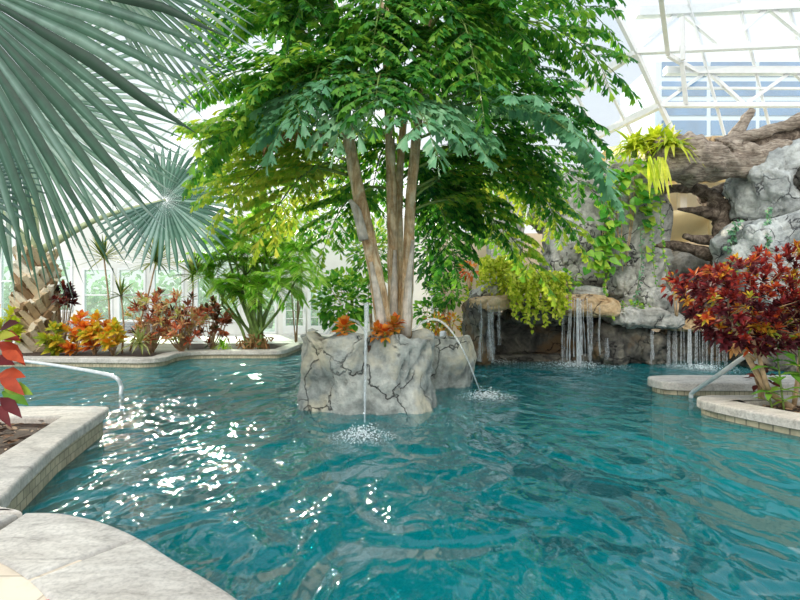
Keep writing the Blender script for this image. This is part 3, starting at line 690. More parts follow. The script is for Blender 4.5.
# ================================================================== ROCKWORK AND WATERFALLS (Y ~ 13-17)
YW = 13.4
def boulder(px, py, Y, w, h, d, lab, mat='rock', seed=1, rot=(0,0,0), pw=.75, amp=.22, name='boulder', sub=5, crack=.05):
    c = P(px,py,Y); k = Y/F; mb = MB(); rock(mb, c, (w*k/2, d/2, h*k/2), seed, rot, pw, amp, sub, crack=crack)
    return tag(mb.build(name, M[mat]), lab, 'rock', 'rocks of the waterfall')
boulder(478,335,13.6,26,80,1.4,'dark rock pillar under the left end of the waterfall ledge','rockdark',3,(0,.05,0),.6)
boulder(548,345,15.0,150,66,1.2,'dark wet rock wall in the recess behind the waterfalls','rockdark',5,(0,0,0),.5,.15)
boulder(535,362,14.2,130,18,1.0,'low wet rock step at the waterline under the waterfalls','rockdark',6,(0,0,0),.5,.12)
boulder(494,303,13.7,52,16,1.7,'tan stone ledge that the left waterfall runs over','tan',7,(0,-.08,0),.5,.1,'stone_ledge')
boulder(488,292,14.2,36,16,1.2,'tilted grey slab rock on the left end of the ledge','rock',8,(0,-.4,0),.5,.15)
boulder(582,306,13.7,64,22,1.7,'tan stone ledge that the middle waterfall runs over','tan',10,(0,.08,0),.5,.1,'stone_ledge')
boulder(535,312,14.1,60,26,1.3,'brown rock ledge behind the hanging golden plant','rockdark',11,(0,0,0),.5,.12)
boulder(640,318,13.5,64,20,1.5,'long grey ledge rock right of the middle waterfall','rock',12,(0,.03,0),.5,.18)
boulder(655,305,13.4,34,36,1.0,'rounded grey boulder at the foot of the vine pillar, above the right waterfall','rock',13,(0,0,.2),.75,.15)
boulder(588,293,13.9,36,14,.8,'pale grey boulder lying on the middle ledge','rock',14,(0,.1,0),.7,.15)
boulder(622,345,13.8,70,48,1.2,'brown boulder under the grey ledge, between the two waterfalls','rockdark',15,(0,0,0),.65,.2)
boulder(610,352,13.4,36,30,.8,'small brown boulder at the waterline right of the middle waterfall','rockdark',16,(0,0,.4),.7,.2)
boulder(652,350,13.5,34,36,.8,'dark boulder at the waterline left of the right waterfall','rockdark',17,(0,0,.1),.7,.2)
boulder(578,235,15.2,68,125,1.6,'tall grey boulder standing behind the middle waterfall','rock',18,(0,.12,.3),.6,.2)
boulder(553,205,16.2,40,60,1.2,'grey boulder behind the tall one, half hidden by palm leaves','rock',19,(0,.2,0),.7,.2)
boulder(505,250,16.2,34,110,1.0,'slim pale rock left of the tall boulder, behind the palm fronds','rock',20,(0,.05,0),.6,.2)
boulder(636,242,14.4,50,140,1.3,'upright grey rock pillar overgrown with heart-leaved vines','rock',21,(0,.03,.2),.55,.2)
boulder(622,185,14.8,40,60,1.0,'dark rock at the top of the vine pillar below the strap-leaved plants','rock',22,(0,0,.2),.7,.25)
boulder(700,286,15.4,84,70,1.2,'arched grey rock behind the right waterfall, under the driftwood','rock',23,(0,.1,0),.7,.15)
boulder(700,346,14.4,80,48,1.0,'dark rock face behind the right waterfall','rockdark',24,(0,0,0),.5,.1)
boulder(702,325,13.9,76,12,1.0,'tan stone lip that the right waterfall runs over','tan',25,(0,0,0),.5,.08,'stone_ledge')
boulder(774,186,13.2,72,66,1.6,'mottled grey-green boulder under the right end of the hollow log','rockblue',26,(0,-.3,.2),.6,.25)
boulder(782,262,12.8,116,100,2.0,'broad slanted grey rock slab behind the red croton','rockblue',27,(0,-.28,.1),.5,.18)
boulder(815,175,12.6,60,34,1.2,'brown rock wedge at the right edge between log and slab','rockdark',28,(0,-.4,0),.6,.2)
boulder(815,335,12.5,150,90,1.4,'rock base below the slanted slab, behind the croton stems','rockdark',29,(0,0,0),.5,.15)
boulder(676,305,15.0,30,24,.6,'dark rock whose colour stands for the shaded opening beside the rounded boulder','rockdark',30,(0,0,0),.5,.1)  # solid dark lump put in place of a shaded opening in the rocks
# waterfalls
def streams(lab, parts, Y, z0=0.0):
    t = thing('waterfall', lab, 'waterfall', V(((parts[0][0]-400)/F*Y, Y, z0)), 'waterfalls')
    for (px, py0, py1, w, jag) in parts:
        mb = MB(); n = 14; k = Y/F
        for st in range(max(2, int(w))):
            vs = []; fs = []; x0 = px+random.gauss(0, w*.28); w0 = U(.35,1.); ph = U(0,6); e1 = py1-(abs(random.gauss(0,.1))*(py1-py0) if st > 1 else 0); dy = U(-.06,.06)
            for i in range(n+1):
                q_ = i/n; c = P(x0+(x0-px)*.35*q_+jag*.25*math.sin(q_*7+ph), py0+(e1-py0)*q_, Y+dy-.35*math.sqrt(q_)); ww = w0*k*(.7+.5*q_+.3*math.sin(q_*23+ph))
                vs += [c+V((-ww,0,0)), c+V((0,-.02,0)), c+V((ww,0,0))]
            for i in range(n):
                for q in (0,1): fs.append((i*3+q, i*3+q+1, (i+1)*3+q+1, (i+1)*3+q))
            mb.add(vs, fs)
        mb.build('water_stream', M['fall' if w > 5 else 'fallt'], t)
streams('veil of thin streams falling from the left tan ledge beside the palm', [(482,300,362,5,3),(488,301,361,5,3),(494,302,360,5,3),(500,303,345,3,2)], 13.0)
streams('strong white waterfall pouring from the middle tan ledge', [(576,298,365,14,1.5),(581,300,366,5,2),(563,304,362,3,1),(590,303,360,4,2),(599,306,355,3,2)], 12.9)
streams('wide curtain of thin streams falling at right beside the red croton', [(669,330,368,3,.5),(675,329,369,5,.5),(682,329,369,3,.5),(690,329,370,6,.5),(696,329,370,5,.5),(705,329,370,5,.5),(712,329,370,4,.5),(719,329,370,5,.5),(726,330,370,3,.5)], 13.3)
streams('narrow trickle over the dark boulders left of the right waterfall', [(652,330,364,4,1.5),(606,338,360,3,1)], 12.85)
# ---- hollow log, driftwood, slide
YL = 13.0
t = thing('hollow_log', 'large weathered hollow log lying across the rocks at the upper right', 'log', P(730,170,YL))
mb = MB(); limb(mb, [P(655,159,YL),P(700,160,YL),P(745,161,YL),P(800,152,YL-.2),P(850,146,YL-.3)], [.52,.54,.42,.3,.28], 36, 22, .3, 1.7, ell=1.); mb.build('log_body', M['log'], t)
mb = MB(); limb(mb, [P(722,152,YL),P(734,140,YL),P(744,122,YL),P(752,110,YL)], [.36,.2,.13,.1], 16, 10, .3, 2.2); mb.build('broken_branch', M['log'], t)
mb = MB(); limb(mb, [P(722,150,YL),P(740,139,YL-.1),P(772,129,YL-.15),P(805,119,YL-.2),P(850,108,YL)], [.25,.15,.14,.17,.16], 16, 10, .5, 2.2); mb.build('upper_rim', M['log'], t)
mb = MB(); limb(mb, [P(733,149,YL+.1),P(760,145,YL+.1),P(800,137,YL+.1),P(850,130,YL)], [.1,.25,.28,.25], 10, 6, .2, 2); o = mb.build('hollow', M['drift'], t); o['label'] = 'dark limb standing in for the shaded hollow'  # solid limb; its dark wood tone stands in for the shade inside the log
mb = MB(); limb(mb, [P(690,147,YL+.1),P(705,142,YL),P(730,139,YL)], [.1,.14,.08], 8, 5, .2, 3); o = mb.build('bark_flake', M['tan'], t)
t = thing('driftwood', 'dark branching driftwood trunk standing in front of the beige slide', 'driftwood', P(722,300,13.9))
Yd = 13.9
mb = MB(); limb(mb, [P(724,300,Yd),P(722,255,Yd),P(721,222,Yd),P(712,198,Yd),P(696,190,Yd)], [.3,.26,.25,.25,.15], 16, 9, .45, 2.2); mb.build('trunk', M['drift'], t)
for pts, rr in (([P(705,190,Yd),P(685,188,Yd),P(658,191,Yd)], [.17,.13,.1]), ([P(716,215,Yd-.1),P(700,211,Yd-.1),P(678,209,Yd-.2)], [.2,.13,.03]), ([P(722,240,Yd),P(700,240,Yd-.1),P(684,236,Yd-.2)], [.15,.14,.07]), ([P(722,258,Yd),P(695,250,Yd),P(668,245,Yd),P(650,246,Yd)], [.2,.17,.12,.05]), ([P(720,205,Yd),P(736,215,Yd-.1),P(752,213,Yd-.2)], [.24,.16,.12]), ([P(700,200,Yd+.2),P(735,185,Yd+.1),P(738,178,Yd)], [.16,.2,.14])):
    mb = MB(); limb(mb, pts, rr, 11, 7, .3, 2.5); mb.build('branch', M['drift'], t)
t = thing('water_slide', 'cream yellow water slide trough curving behind the driftwood at the right', 'water slide', P(690,240,16))
def trough(pts, R, a0, a1, mat, name, n=14):
    path = spline(pts, 8); vs = []; fs = []
    for i, p in enumerate(path):
        d = (path[min(i+1,len(path)-1)]-path[max(i-1,0)]).normalized(); s = d.cross(UP).normalized(); u = s.cross(d)
        for k in range(n+1):
            a = a0+(a1-a0)*k/n; vs.append(p+s*(R*math.cos(a))+u*(R*math.sin(a)))
    for i in range(len(path)-1):
        for k in range(n): fs.append((i*(n+1)+k, i*(n+1)+k+1, (i+1)*(n+1)+k+1, (i+1)*(n+1)+k))
    mb = MB(); mb.add(vs, fs); o = mb.build(name, M[mat], t); m = o.modifiers.new('s', 'SOLIDIFY'); m.thickness = .05; return o
sp = [P(610,226,16.2),P(660,216,16.1),P(700,209,16.0),P(760,200,16.2),P(830,196,16.8)]
trough(sp, .92, math.pi, 2*math.pi, 'coral', 'trough')
sp2 = [P(600,176,16.6),P(650,184,16.5),P(700,188,16.6),P(770,190,17.2)]
trough(sp2, .9, .0, math.pi*.9, 'coral', 'cover'); trough([p+V((0,.9,.3)) for p in sp], .7, math.pi*.3, math.pi*1.2, 'slidein', 'back_shell')
for k in range(2): 
    px, py = ((712,207),(668,214))[k]; mb = MB(); c = P(px,py,15.02); box(mb, c.x-.06, c.x+.06, 15.0, 15.12, c.z-.85, c.z+.04); mb.build('flange', M['coral'], t, False)
mb = MB(); bar(mb, P(690,245,15.9), V((P(690,245,15.9).x,15.9,.2)), .2, .2); mb.build('support_post', M['coral'], t, False)

# ---- plants on the rocks
def cluster(mb, fn, n):
    for i in range(n): fn(i)
def leafblob(mb, c, R, n, L, W, r0, r1, droop=.4, outw=.9):
    for i in range(n):
        d = rv(); 
        while d.length > 1 or d.length < .3: d = rv()
        p = V((c.x+d.x*R[0], c.y+d.y*R[1], c.z+d.z*R[2])); dd = d.normalized()*outw+rv(.5)+V((0,0,.15))
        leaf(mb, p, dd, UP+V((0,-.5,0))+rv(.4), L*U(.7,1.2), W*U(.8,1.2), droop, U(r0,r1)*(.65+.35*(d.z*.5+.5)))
def shrub(name, px, py, Y, wpx, hpx, depth, n, L, W, mat, lab, cat='shrub', group=None, base=None, r0=0., r1=1., zb=.2, mstem='twig'):
    c = P(px,py,Y); k = Y/F; t = thing(name, lab, cat, V((c.x if base is None else base.x, Y, zb)), group); mb = MB()
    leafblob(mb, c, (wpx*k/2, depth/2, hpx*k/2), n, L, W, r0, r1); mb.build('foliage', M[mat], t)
    sb = MB(); b0 = V((c.x if base is None else base.x, Y, zb))
    for i in range(4): limb(sb, [b0+rv(.04), b0.lerp(c,.55)+V((U(-.15,.15)*wpx*k,0,0)), c+V((U(-.3,.3)*wpx*k, U(-.2,.2), .2*hpx*k))], [.025,.018,.01], 5, 3)
    sb.build('stem', M[mstem], t); return t
def hang(px, py, Y, wpx, drop, n, lab, mat='lime', top=None, Lf=.115):
    c = P(px,py,Y); k = Y/F; t = thing('hanging_plant', lab, 'plant', c, 'golden plants on the ledge'); mb, sb = MB(), MB()
    for i in range(n):
        a = U(-1,1); q = c+V((a*wpx*k/2, U(-.35,.3), U(-.1,.2))); L_ = drop*k*U(.35,1)*(1.1-.5*abs(a))
        pts = [q, q+V((a*.08,-.28,.08)), q+V((a*.12,-.4,-.12)), q+V((a*.14+U(-.05,.05),-.42,-L_))]
        limb(sb, pts, [.006,.004,.003], 3, 3); pth = spline(pts, 7)
        for j, w in enumerate(pth):
            for m in range(2): leaf(mb, w, rv()+V((0,-.5,-.2)), V((0,-1,.6))+rv(.3), Lf*U(.8,1.3), Lf*.6*U(.8,1.2), .3, U(0,1))
    mb.build('foliage', M[mat], t); sb.build('stem', M['stem'], t)
hang(532,283,13.1,44,46,85,'mound of golden lime leaves hanging over the ledge between the left and middle waterfalls')
hang(497,266,14.0,34,32,50,'yellow-green leafy plant draping down above the left waterfall')
hang(560,180,16.0,80,26,40,'bright green trailing plant on top of the tall boulder','pothos')
def pothos():
    t = thing('climbing_vine', 'bright green heart-leaved vine climbing the rock pillar below the strap-leaved plants', 'vine', P(625,250,13.6)); mb, sb = MB(), MB()
    H_ = ((0,.1),(.12,.85),(.35,1.),(.7,.55),(1,0))
    for (x, y, wx_, wy, n) in ((620,178,28,26,60),(612,205,20,14,26),(606,240,20,26,75),(598,262,10,12,20),(640,195,14,14,22),(647,215,6,40,26),(645,165,20,10,26)):
        for i in range(n):
            p = P(x+random.gauss(0,wx_*.42), y+random.gauss(0,wy*.45), 13.45+U(-.15,.2)); leaf(mb, p, V((U(-.8,.8),-.6,U(-.9,.3))), V((0,-1,.5))+rv(.35), U(.2,.34), U(.18,.26), .35, U(0,1), .1, H_)
    for i in range(8):
        x = U(598,645); limb(sb, [P(x,170,13.7),P(x+U(-8,8),215,13.6),P(x+U(-10,10),U(250,275),13.55)], [.02,.018,.01], 5, 4)
    mb.build('foliage', M['pothos'], t); sb.build('stem', M['twig'], t)
pothos()
def strap(px, py, Y, n, L, lab, mat='lime'):
    t = thing('strap_leaved_plant', lab, 'plant', P(px,py,Y), 'plants on top of the rock pillar'); mb = MB(); strapball(mb, P(px,py,Y), V((0,-.3,.2)), n, L, .11, 0, 1, .9, 1.75); mb.build('leaves', M[mat], t)
    mb = MB(); limb(mb, [P(px,py,Y)-V((0,0,.25)), P(px,py,Y)], [.09,.07], 7, 2); mb.build('stem', M['stem'], t)
strap(634,148,13.5,80,1.0,'yellow-green strap-leaved plant on the rock pillar, leftmost of the three clumps')
strap(654,146,13.3,90,1.0,'yellow-green strap-leaved plant in the middle, at the left end of the hollow log')
strap(670,147,12.7,80,.95,'yellow-green strap-leaved plant draping over the left end of the hollow log')
t = bpy.data.objects['strap_leaved_plant.002']; mb = MB()
for i in range(22): leaf(mb, P(U(648,665),U(155,166),12.4), V((U(-.2,.2),-.25,-1)), V((0,-1,0)), U(.5,1.), .08, .1, U(.2,1), .15, ((0,.6),(.3,1),(.7,.8),(1,0)))
mb.build('hanging_leaves', M['lime'], t)
def vine(pts, n, lab, mat='ivy', L=.1, jx=3):
    t = thing('hanging_vine', lab, 'vine', pts[0], 'thin hanging vines'); mb, sb = MB(), MB(); limb(sb, pts, [.008]*2, 4, 8); pth = spline(pts, max(2,n//len(pts)))
    for w in pth:
        for m in range(2): leaf(mb, w+V((U(-1,1)*jx*.012, U(-.04,0), U(-.03,.03))), rv()+V((0,-.5,-.3)), V((0,-1,.4))+rv(.3), L*U(.8,1.3), L*.75, .2, U(0,1))
    mb.build('foliage', M[mat], t); sb.build('stem', M['stem'], t)
vine([P(768,208,12.2),P(767,230,11.9),P(768,252,11.7)], 40, 'short ivy strand hanging down the middle of the slanted slab','ivy',.09,3)
vine([P(735,222,12.5),P(731,245,12.5),P(729,272,12.5)], 60, 'thick ivy strand hanging at the left edge of the slanted slab','ivy',.11,9)
vine([P(652,225,13.5),P(653,260,13.4),P(660,312,13.2)], 44, 'thin vine strand down the right side of the rock pillar','pothos',.08,3)
vine([P(640,225,13.5),P(641,265,13.4),P(634,305,13.2)], 44, 'thin vine strand down the middle of the rock pillar','ivy',.08,3)
vine([P(660,190,13.4),P(662,240,13.4),P(668,285,13.4)], 50, 'thin vine strand hanging free at the right of the rock pillar','pothos',.09,3)
vine([P(606,270,13.6),P(604,290,13.3),P(612,318,12.9)], 36, 'thin vine strand trailing onto the ledge beside the middle waterfall','pothos',.1,4)
shrub('leafy_plant',567,282,14.0,26,24,.6,90,.2,.12,'pothos','small bright green leafy plant at the foot of the tall boulder','plant',zb=P(567,294,14).z)
shrub('ground_vine',632,307,13.2,44,10,.5,110,.12,.09,'pothos','low green creeper on the ledge at the foot of the rock pillar','plant',zb=P(632,312,13.2).z)
shrub('croton',470,270,14.6,18,16,.6,60,.2,.09,'broml','small orange-leaved plant above the left ledge, beside the golden plants','plant',zb=P(470,290,14.6).z)
shrub('croton',676,286,12.4,24,28,.4,50,.2,.08,'crot','small red and yellow croton sprig at the left tip of the big croton','plant',zb=P(676,315,12.4).z,r0=.3)
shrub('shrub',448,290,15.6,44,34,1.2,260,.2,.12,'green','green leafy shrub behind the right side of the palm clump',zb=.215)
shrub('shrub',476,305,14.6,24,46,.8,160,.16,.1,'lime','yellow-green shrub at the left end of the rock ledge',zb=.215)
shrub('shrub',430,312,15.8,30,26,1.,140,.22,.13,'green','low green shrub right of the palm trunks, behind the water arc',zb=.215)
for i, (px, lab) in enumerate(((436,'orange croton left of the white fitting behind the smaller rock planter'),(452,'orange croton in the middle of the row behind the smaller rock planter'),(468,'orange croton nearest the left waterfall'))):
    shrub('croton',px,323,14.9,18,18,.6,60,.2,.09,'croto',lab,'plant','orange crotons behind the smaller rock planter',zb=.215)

# ================================================================== LEFT BACK BED
# background Bismarck palm with booted trunk
TB = V(((36-400)/F*14.6, 14.6, .2))
bp_ = thing('fan_palm', 'silver fan palm with thick trunk of criss-cross leaf bases in the back left bed', 'palm tree', TB)
mb = MB(); limb(mb, [TB, TB+V((0,0,1.4)), TB+V((.0,0,2.5)), TB+V((0,0,3.0))], [.4,.34,.34,.2], 18, 5, .1, 2); tk = mb.build('trunk', M['boot'], bp_)
mb = MB()
for i in range(130):
    a = i*2.399; z = .0+2.7*i/130; r_ = .36-.03*z/3; c = TB+V((r_*math.cos(a), r_*math.sin(a), z)); o_ = V((math.cos(a), math.sin(a), 0)); tg = V((-math.sin(a), math.cos(a), 0)); sd = 1 if i % 2 else -1
    d = (o_*.42+UP*.8+tg*sd*.5).normalized(); s = d.cross(o_).normalized(); n = s.cross(d); L_ = U(.36,.5); w0, w1 = .12,.085; vs = []
    for (tt, w, th) in ((-.25,w0,.09),(.5,w1*1.1,.08),(1,w1,.06)):
        q = c+d*(L_*tt)
        vs += [q-s*w-n*th, q+s*w-n*th, q+s*w*.8+n*th, q-s*w*.8+n*th]
    fs = [(3,2,1,0),(8,9,10,11)]
    for g in (0,4): fs += [(g+k, g+(k+1)%4, g+4+(k+1)%4, g+4+k) for k in range(4)]
    mb.add(vs, fs, U(0,1))
mb.build('leaf_bases', M['bootl'], bp_, False)
crown = TB+V((0,0,2.85))
def fanleaf(par, org, hast, nrm, R, mat, axis=None, nseg=44, spread=2.7, split=.55, droop=.15, r0=.1, r1=.8, cup=.12):
    hast = V(hast); org = V(org); mb = MB(); ax = axis or (hast-org)
    mid = org.lerp(hast,.5)+V((0,0,.25)); sb = MB(); limb(sb, [org, mid, hast], [.13,.07,.04], 7, 5)
    p = sb.build('petiole', M['stemy'], par)
    fan(mb, hast, ax, nrm, R, nseg, spread, r0, r1, split, droop, cup); o = mb.build('fan_leaf', M[mat], par); return o
fanleaf(bp_, crown, P(165,200,13.2), V((-.25,-1,.35)), 2.0, 'bism', V((.8,.2,-.25)), 40, 2.5, .55,.1,.0,.6)
fanleaf(bp_, crown, P(30,130,14.4), V((.1,-1,.4)), 2.2, 'bism', V((.1,0,1)), 40)
fanleaf(bp_, crown, P(-30,190,14), V((.3,-1,.4)), 2.0, 'bism', V((-1,0,.1)), 40)
# near silver fan palm: trunk outside the frame at left
NB = V((-6.2,5.2,ZD-.08)); np2 = thing('fan_palm', 'near silver fan palm whose great pleated leaves fill the upper left corner', 'palm tree', NB)
mb = MB(); limb(mb, [NB, NB+V((0,0,1.5)), NB+V((.1,-.1,3.0))], [.3,.28,.24], 14, 5, .1, 3); mb.build('trunk', M['boot'], np2)
nc = NB+V((.1,-.1,2.9))
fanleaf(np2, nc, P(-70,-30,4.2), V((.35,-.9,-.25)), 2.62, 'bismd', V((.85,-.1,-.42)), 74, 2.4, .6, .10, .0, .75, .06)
fanleaf(np2, nc, P(60,-70,4.9), V((.2,-.7,-.7)), 2.0, 'bism', V((.95,.1,-.12)), 40, 1.1, .5, .1, .3, .9)
fanleaf(np2, nc, P(5,95,6.2), V((-.1,-.9,.45)), 2.3, 'bism', V((.45,.1,-.75)), 66, 2.0, .42, .12, .2, .9)
fanleaf(np2, nc, P(-55,190,5.5), V((.2,-.9,.4)), 1.15, 'bism', V((.5,-.3,-.5)), 40, 2.2, .45, .15, .1, .7)
# crotons and companions in the bed
def rosbush(name, px, py, Y, wpx, hpx, nros, nl, L, W, mat, lab, cat='shrub', group=None, zb=.2, r0=0, r1=1, depth=None):
    c = P(px,py,Y); k = Y/F; base = V((c.x,Y,zb)); t = thing(name, lab, cat, base, group); mb, sb = MB(), MB(); rx, rz = wpx*k/2, hpx*k/2; dp = depth or rx
    for i in range(nros):
        d = rv()
        while d.length > 1: d = rv()
        q = c+V((d.x*rx, d.y*dp, d.z*rz)); up = V((d.x*.7, d.y*.5-.35, .75+d.z*.3)); b = U(r0,r1); rosette(mb, q, up, nl, L, W, max(0,b-.2), min(1,b+.2), .4)
        limb(sb, [base+rv(.03)+V((0,0,.02)), base.lerp(q,.5)+V((0,0,-.05)), q-up.normalized()*.05], [.016,.012,.008], 4, 3)
    mb.build('foliage', M[mat], t); sb.build('stem', M['twig'], t); return t
g = 'orange crotons in the back left bed'
rosbush('croton',52,337,13.5,26,34,15,12,.34,.13,'croto','green and yellow croton at the foot of the booted palm trunk','shrub',g,r0=.1,r1=.5)
rosbush('croton',76,333,13.6,24,36,16,12,.34,.13,'croto','bright orange croton second from the booted palm trunk','shrub',g,r0=.3,r1=.85)
rosbush('croton',95,333,13.7,24,36,16,12,.34,.13,'croto','orange and green croton third from the booted palm trunk','shrub',g,r0=.2,r1=.9)
rosbush('croton',113,336,13.5,20,32,13,12,.32,.12,'croto','golden yellow croton fourth from the booted palm trunk','shrub',g,r0=.3,r1=.6)
rosbush('croton',6,328,14.0,24,34,14,12,.36,.15,'lime','yellow-green leafy plant left of the booted palm trunk','shrub',r0=.1,r1=.9)
rosbush('croton',152,316,14.2,40,54,56,12,.3,.055,'crotm','tall bronze croton below the middle dracaena in the back bed','shrub',None)
rosbush('croton',182,318,14.4,46,56,64,12,.3,.055,'crotm','broad red and bronze croton right of the tall bronze one','shrub',None)
rosbush('croton',212,322,15,34,44,30,11,.28,.09,'crotm','dark leafy croton at the left foot of the areca palm','shrub',None,r0=0,r1=.4)
rosbush('croton',63,297,14.9,24,28,26,10,.24,.09,'crotd','round dark red croton on a bare stem beside the booted palm trunk','shrub',None)
def dracaena(px, py, pb, Y, n, L, lab, zb=.2):
    c = P(px,py,Y); b = V(((pb-400)/F*Y,Y,zb)); t = thing('dracaena', lab, 'plant', b, 'dracaenas in the back bed'); mb, sb = MB(), MB(); strapball(mb, c, V((0,0,.1)), int(n*1.4), L*1.35, .055, 0, 1, .3, 1.9)
    limb(sb, [b, b.lerp(c,.5)+V((.06,0,0)), c], [.03,.025,.02], 6, 4); mb.build('leaves', M['drac'], t); sb.build('stem', M['twig'], t)
dracaena(104,258,110,14.6,44,.75,'spiky dracaena on a thin bare stem, nearest the booted palm trunk')
dracaena(121,296,122,14.2,24,.55,'small sparse dracaena on a thin straight stem above the golden croton')
dracaena(156,262,130,14.8,50,.85,'spiky dracaena rising above the tall bronze croton')
dracaena(193,275,188,15.2,44,.75,'spiky dracaena left of the areca palm')
t = thing('striped_dracaena', 'low striped dracaena with pale arching leaves at the edge of the back bed', 'plant', P(140,352,13.2)); mb = MB(); strapball(mb, P(140,344,13.2), V((0,-.1,.1)), 60, .75, .06, .4, 1, .7, 1.6); mb.build('leaves', M['drac'], t)
t = thing('fern', 'small bright green fern at the coping left of the areca palm', 'fern', P(232,348,15)); mb = MB(); strapball(mb, P(222,346,15.0), V((0,-.1,0)), 60, .5, .05, .3, 1, .9, 1.7); mb.build('leaves', M['areca'], t)
# areca palm
AB = V(((256-400)/F*15.4, 15.4, .2)); ar = thing('areca_palm', 'bright green clumping areca palm with feathery fronds in the back bed', 'palm tree', AB)
tops = [(226,250),(240,238),(254,228),(268,240),(285,262),(212,280),(246,275),(262,280),(296,280),(232,300),(275,295),(255,300),(222,305),(264,265),(236,262)]
for i, (x, y) in enumerate(tops):
    top = P(x,y,15.4+U(-.4,.4)); mid = AB.lerp(top,.5)+V((U(-.05,.05),0,.05)); sb = MB(); limb(sb, [AB+V((U(-.35,.35),U(-.25,.25),0)), mid, top], [.05,.045,.03], 7, 4); sb.build('cane', M['stem'], ar)
    for k in range(7):
        a = U(0,6.28) if k else (-1.57+.3); L_ = U(1.,1.7); d = V((math.cos(a), math.sin(a)*.7, 0)); mb, s2 = MB(), MB()
        pinnate(mb, s2, top, top+d*(L_*.4)+V((0,0,L_*.6)), top+d*L_*.9+V((0,0,U(-.3,.75))), 26, .56, .06, 0, 1, .5)
        o = mb.build('frond', M['areca'], ar); st = s2.build('rachis', M['stem'], o); st.matrix_parent_inverse = Matrix()
mb = MB()
for i in range(120): leaf(mb, AB+V((random.gauss(0,.3), U(-.5,.2), U(.0,.35))), V((U(-.5,.5),-.4,U(-.4,.9))), V((0,-1,0)), .35, .05, .3, U(0,1))
mb.build('dry_base', M['dry'], ar)
# bush behind the island, other background plants
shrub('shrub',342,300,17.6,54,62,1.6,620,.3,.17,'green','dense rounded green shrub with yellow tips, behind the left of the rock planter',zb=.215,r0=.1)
t = thing('palm_seedling', 'loose green feather-leaved palm behind the rounded green shrub', 'palm tree', P(352,334,18.5))
for k in range(9):
    a = -2.8+k*.65; b = P(352,300,18.5); d = V((math.cos(a), math.sin(a)*.5, 0)); mb, s2 = MB(), MB(); pinnate(mb, s2, b, b+d*.9+V((0,0,1.2)), b+d*1.9+V((0,0,.6)), 20, .5, .06, .1, .9, .6); o = mb.build('frond', M['areca'], t); st = s2.build('rachis', M['stem'], o); st.matrix_parent_inverse = Matrix()
sb = MB(); limb(sb, [V((P(352,300,18.5).x,18.5,.2)), P(352,300,18.5)], [.08,.06], 8, 2); sb.build('cane', M['stem'], t)
def tree(px, py, Y, wpx, hpx, dep, n, mat, lab, r0, r1, L=.34):
    spec=0; t = shrub('broadleaf_tree', px, py, Y, wpx, hpx, dep, n, L, L*.5, mat, lab, 'tree', 'trees behind the rock planter', zb=.215, r0=r0, r1=r1); return t
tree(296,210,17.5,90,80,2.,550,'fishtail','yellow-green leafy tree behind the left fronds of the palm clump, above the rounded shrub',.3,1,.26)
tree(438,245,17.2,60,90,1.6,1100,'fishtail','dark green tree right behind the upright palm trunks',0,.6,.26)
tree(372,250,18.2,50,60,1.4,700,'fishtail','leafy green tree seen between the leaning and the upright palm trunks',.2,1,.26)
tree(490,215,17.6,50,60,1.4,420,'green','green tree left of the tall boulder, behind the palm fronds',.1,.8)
# ================================================================== FOREGROUND LEFT CROTON
t = thing('croton', 'large-leaved red, orange and green croton in the mulched planter at the left edge', 'shrub', V((-4.25,5.0,ZD-.08)))
mb, sb = MB(), MB(); Yf = 4.9
H_ = ((0,.1),(.2,.7),(.45,1),(.75,.55),(1,0))
for (x, y, dx, dz, L_, r) in ((-6,342,.9,-.35,.42,.62),(-4,352,.95,-.1,.34,.72),(-8,375,1,.2,.42,.7),(-6,378,1,-.25,.36,.68),(-2,388,1,.1,.42,.99),(-4,392,1,-.1,.4,1.),(-6,398,.9,-.3,.36,.25),(-6,330,.8,.4,.36,.15),(-8,335,.9,.05,.36,.5),(-12,325,.5,.9,.34,.9),(-10,405,.8,-.5,.3,.3),(-25,350,.3,1,.35,.6),(-25,390,.5,.4,.35,.4),(-15,360,.9,.1,.38,.3),(-12,340,.9,.35,.36,.97)):
    leaf(mb, P(x+6,y,Yf+U(-.15,.15)), V((dx,-.35,dz)), V((.1,-.8,.6)), L_*1.05, L_*.33, .3, r, .1, H_)
limb(sb, [V((-4.25,5.0,ZD-.1)), P(-30,390,5), P(-22,340,4.95), P(-16,325,4.9)], [.03,.025,.02,.012], 7, 4)
mb.build('foliage', M['crot'], t); sb.build('stem', M['twig'], t)
# ================================================================== RIGHT CROTON
CB = V((5.66,7.2,.15)); t = thing('croton', 'large red, maroon and orange croton bush leaning over the pool from the right planter', 'shrub', CB)
mb, sb = MB(), MB(); ends = []
for i in range(720):
    while True:
        px, py = U(672,868), U(238,350)
        top = 250+max(0,(760-px))*.33-max(0,px-770)*.28 if px > 705 else 268+(705-px)*.35
        bot = 350-max(0,(715-px))*1.5
        if top < py < bot: break
    Y = 7.25+U(-.8,.8)-(.1 if py > 300 else 0); q = P(px,py,Y); up = V(((px-770)/110, U(-.9,.1), .65+(300-py)/110))
    sh = (py-top)/(bot-top); b = max(0, min(1, random.gauss(.54-.5*sh,.22))); 
    if random.random() < .13: b = U(.72,1.)
    rosette(mb, q, up, 11, .15, .043, max(0,b-.15), min(1,b+.16), .4); ends.append(q)
mb.build('foliage', M['crot'], t)
forks = [P(742,345,7.20),P(752,320,7.40),P(775,330,7.20),P(800,320,7.40),P(728,318,7.10)]
for q in ends[::9]:
    f = min(forks, key=lambda z: (z-q).length); limb(sb, [f, f.lerp(q,.5)-V((0,0,.04)), q-V((0,0,.03))], [.009,.007,.004], 4, 2)
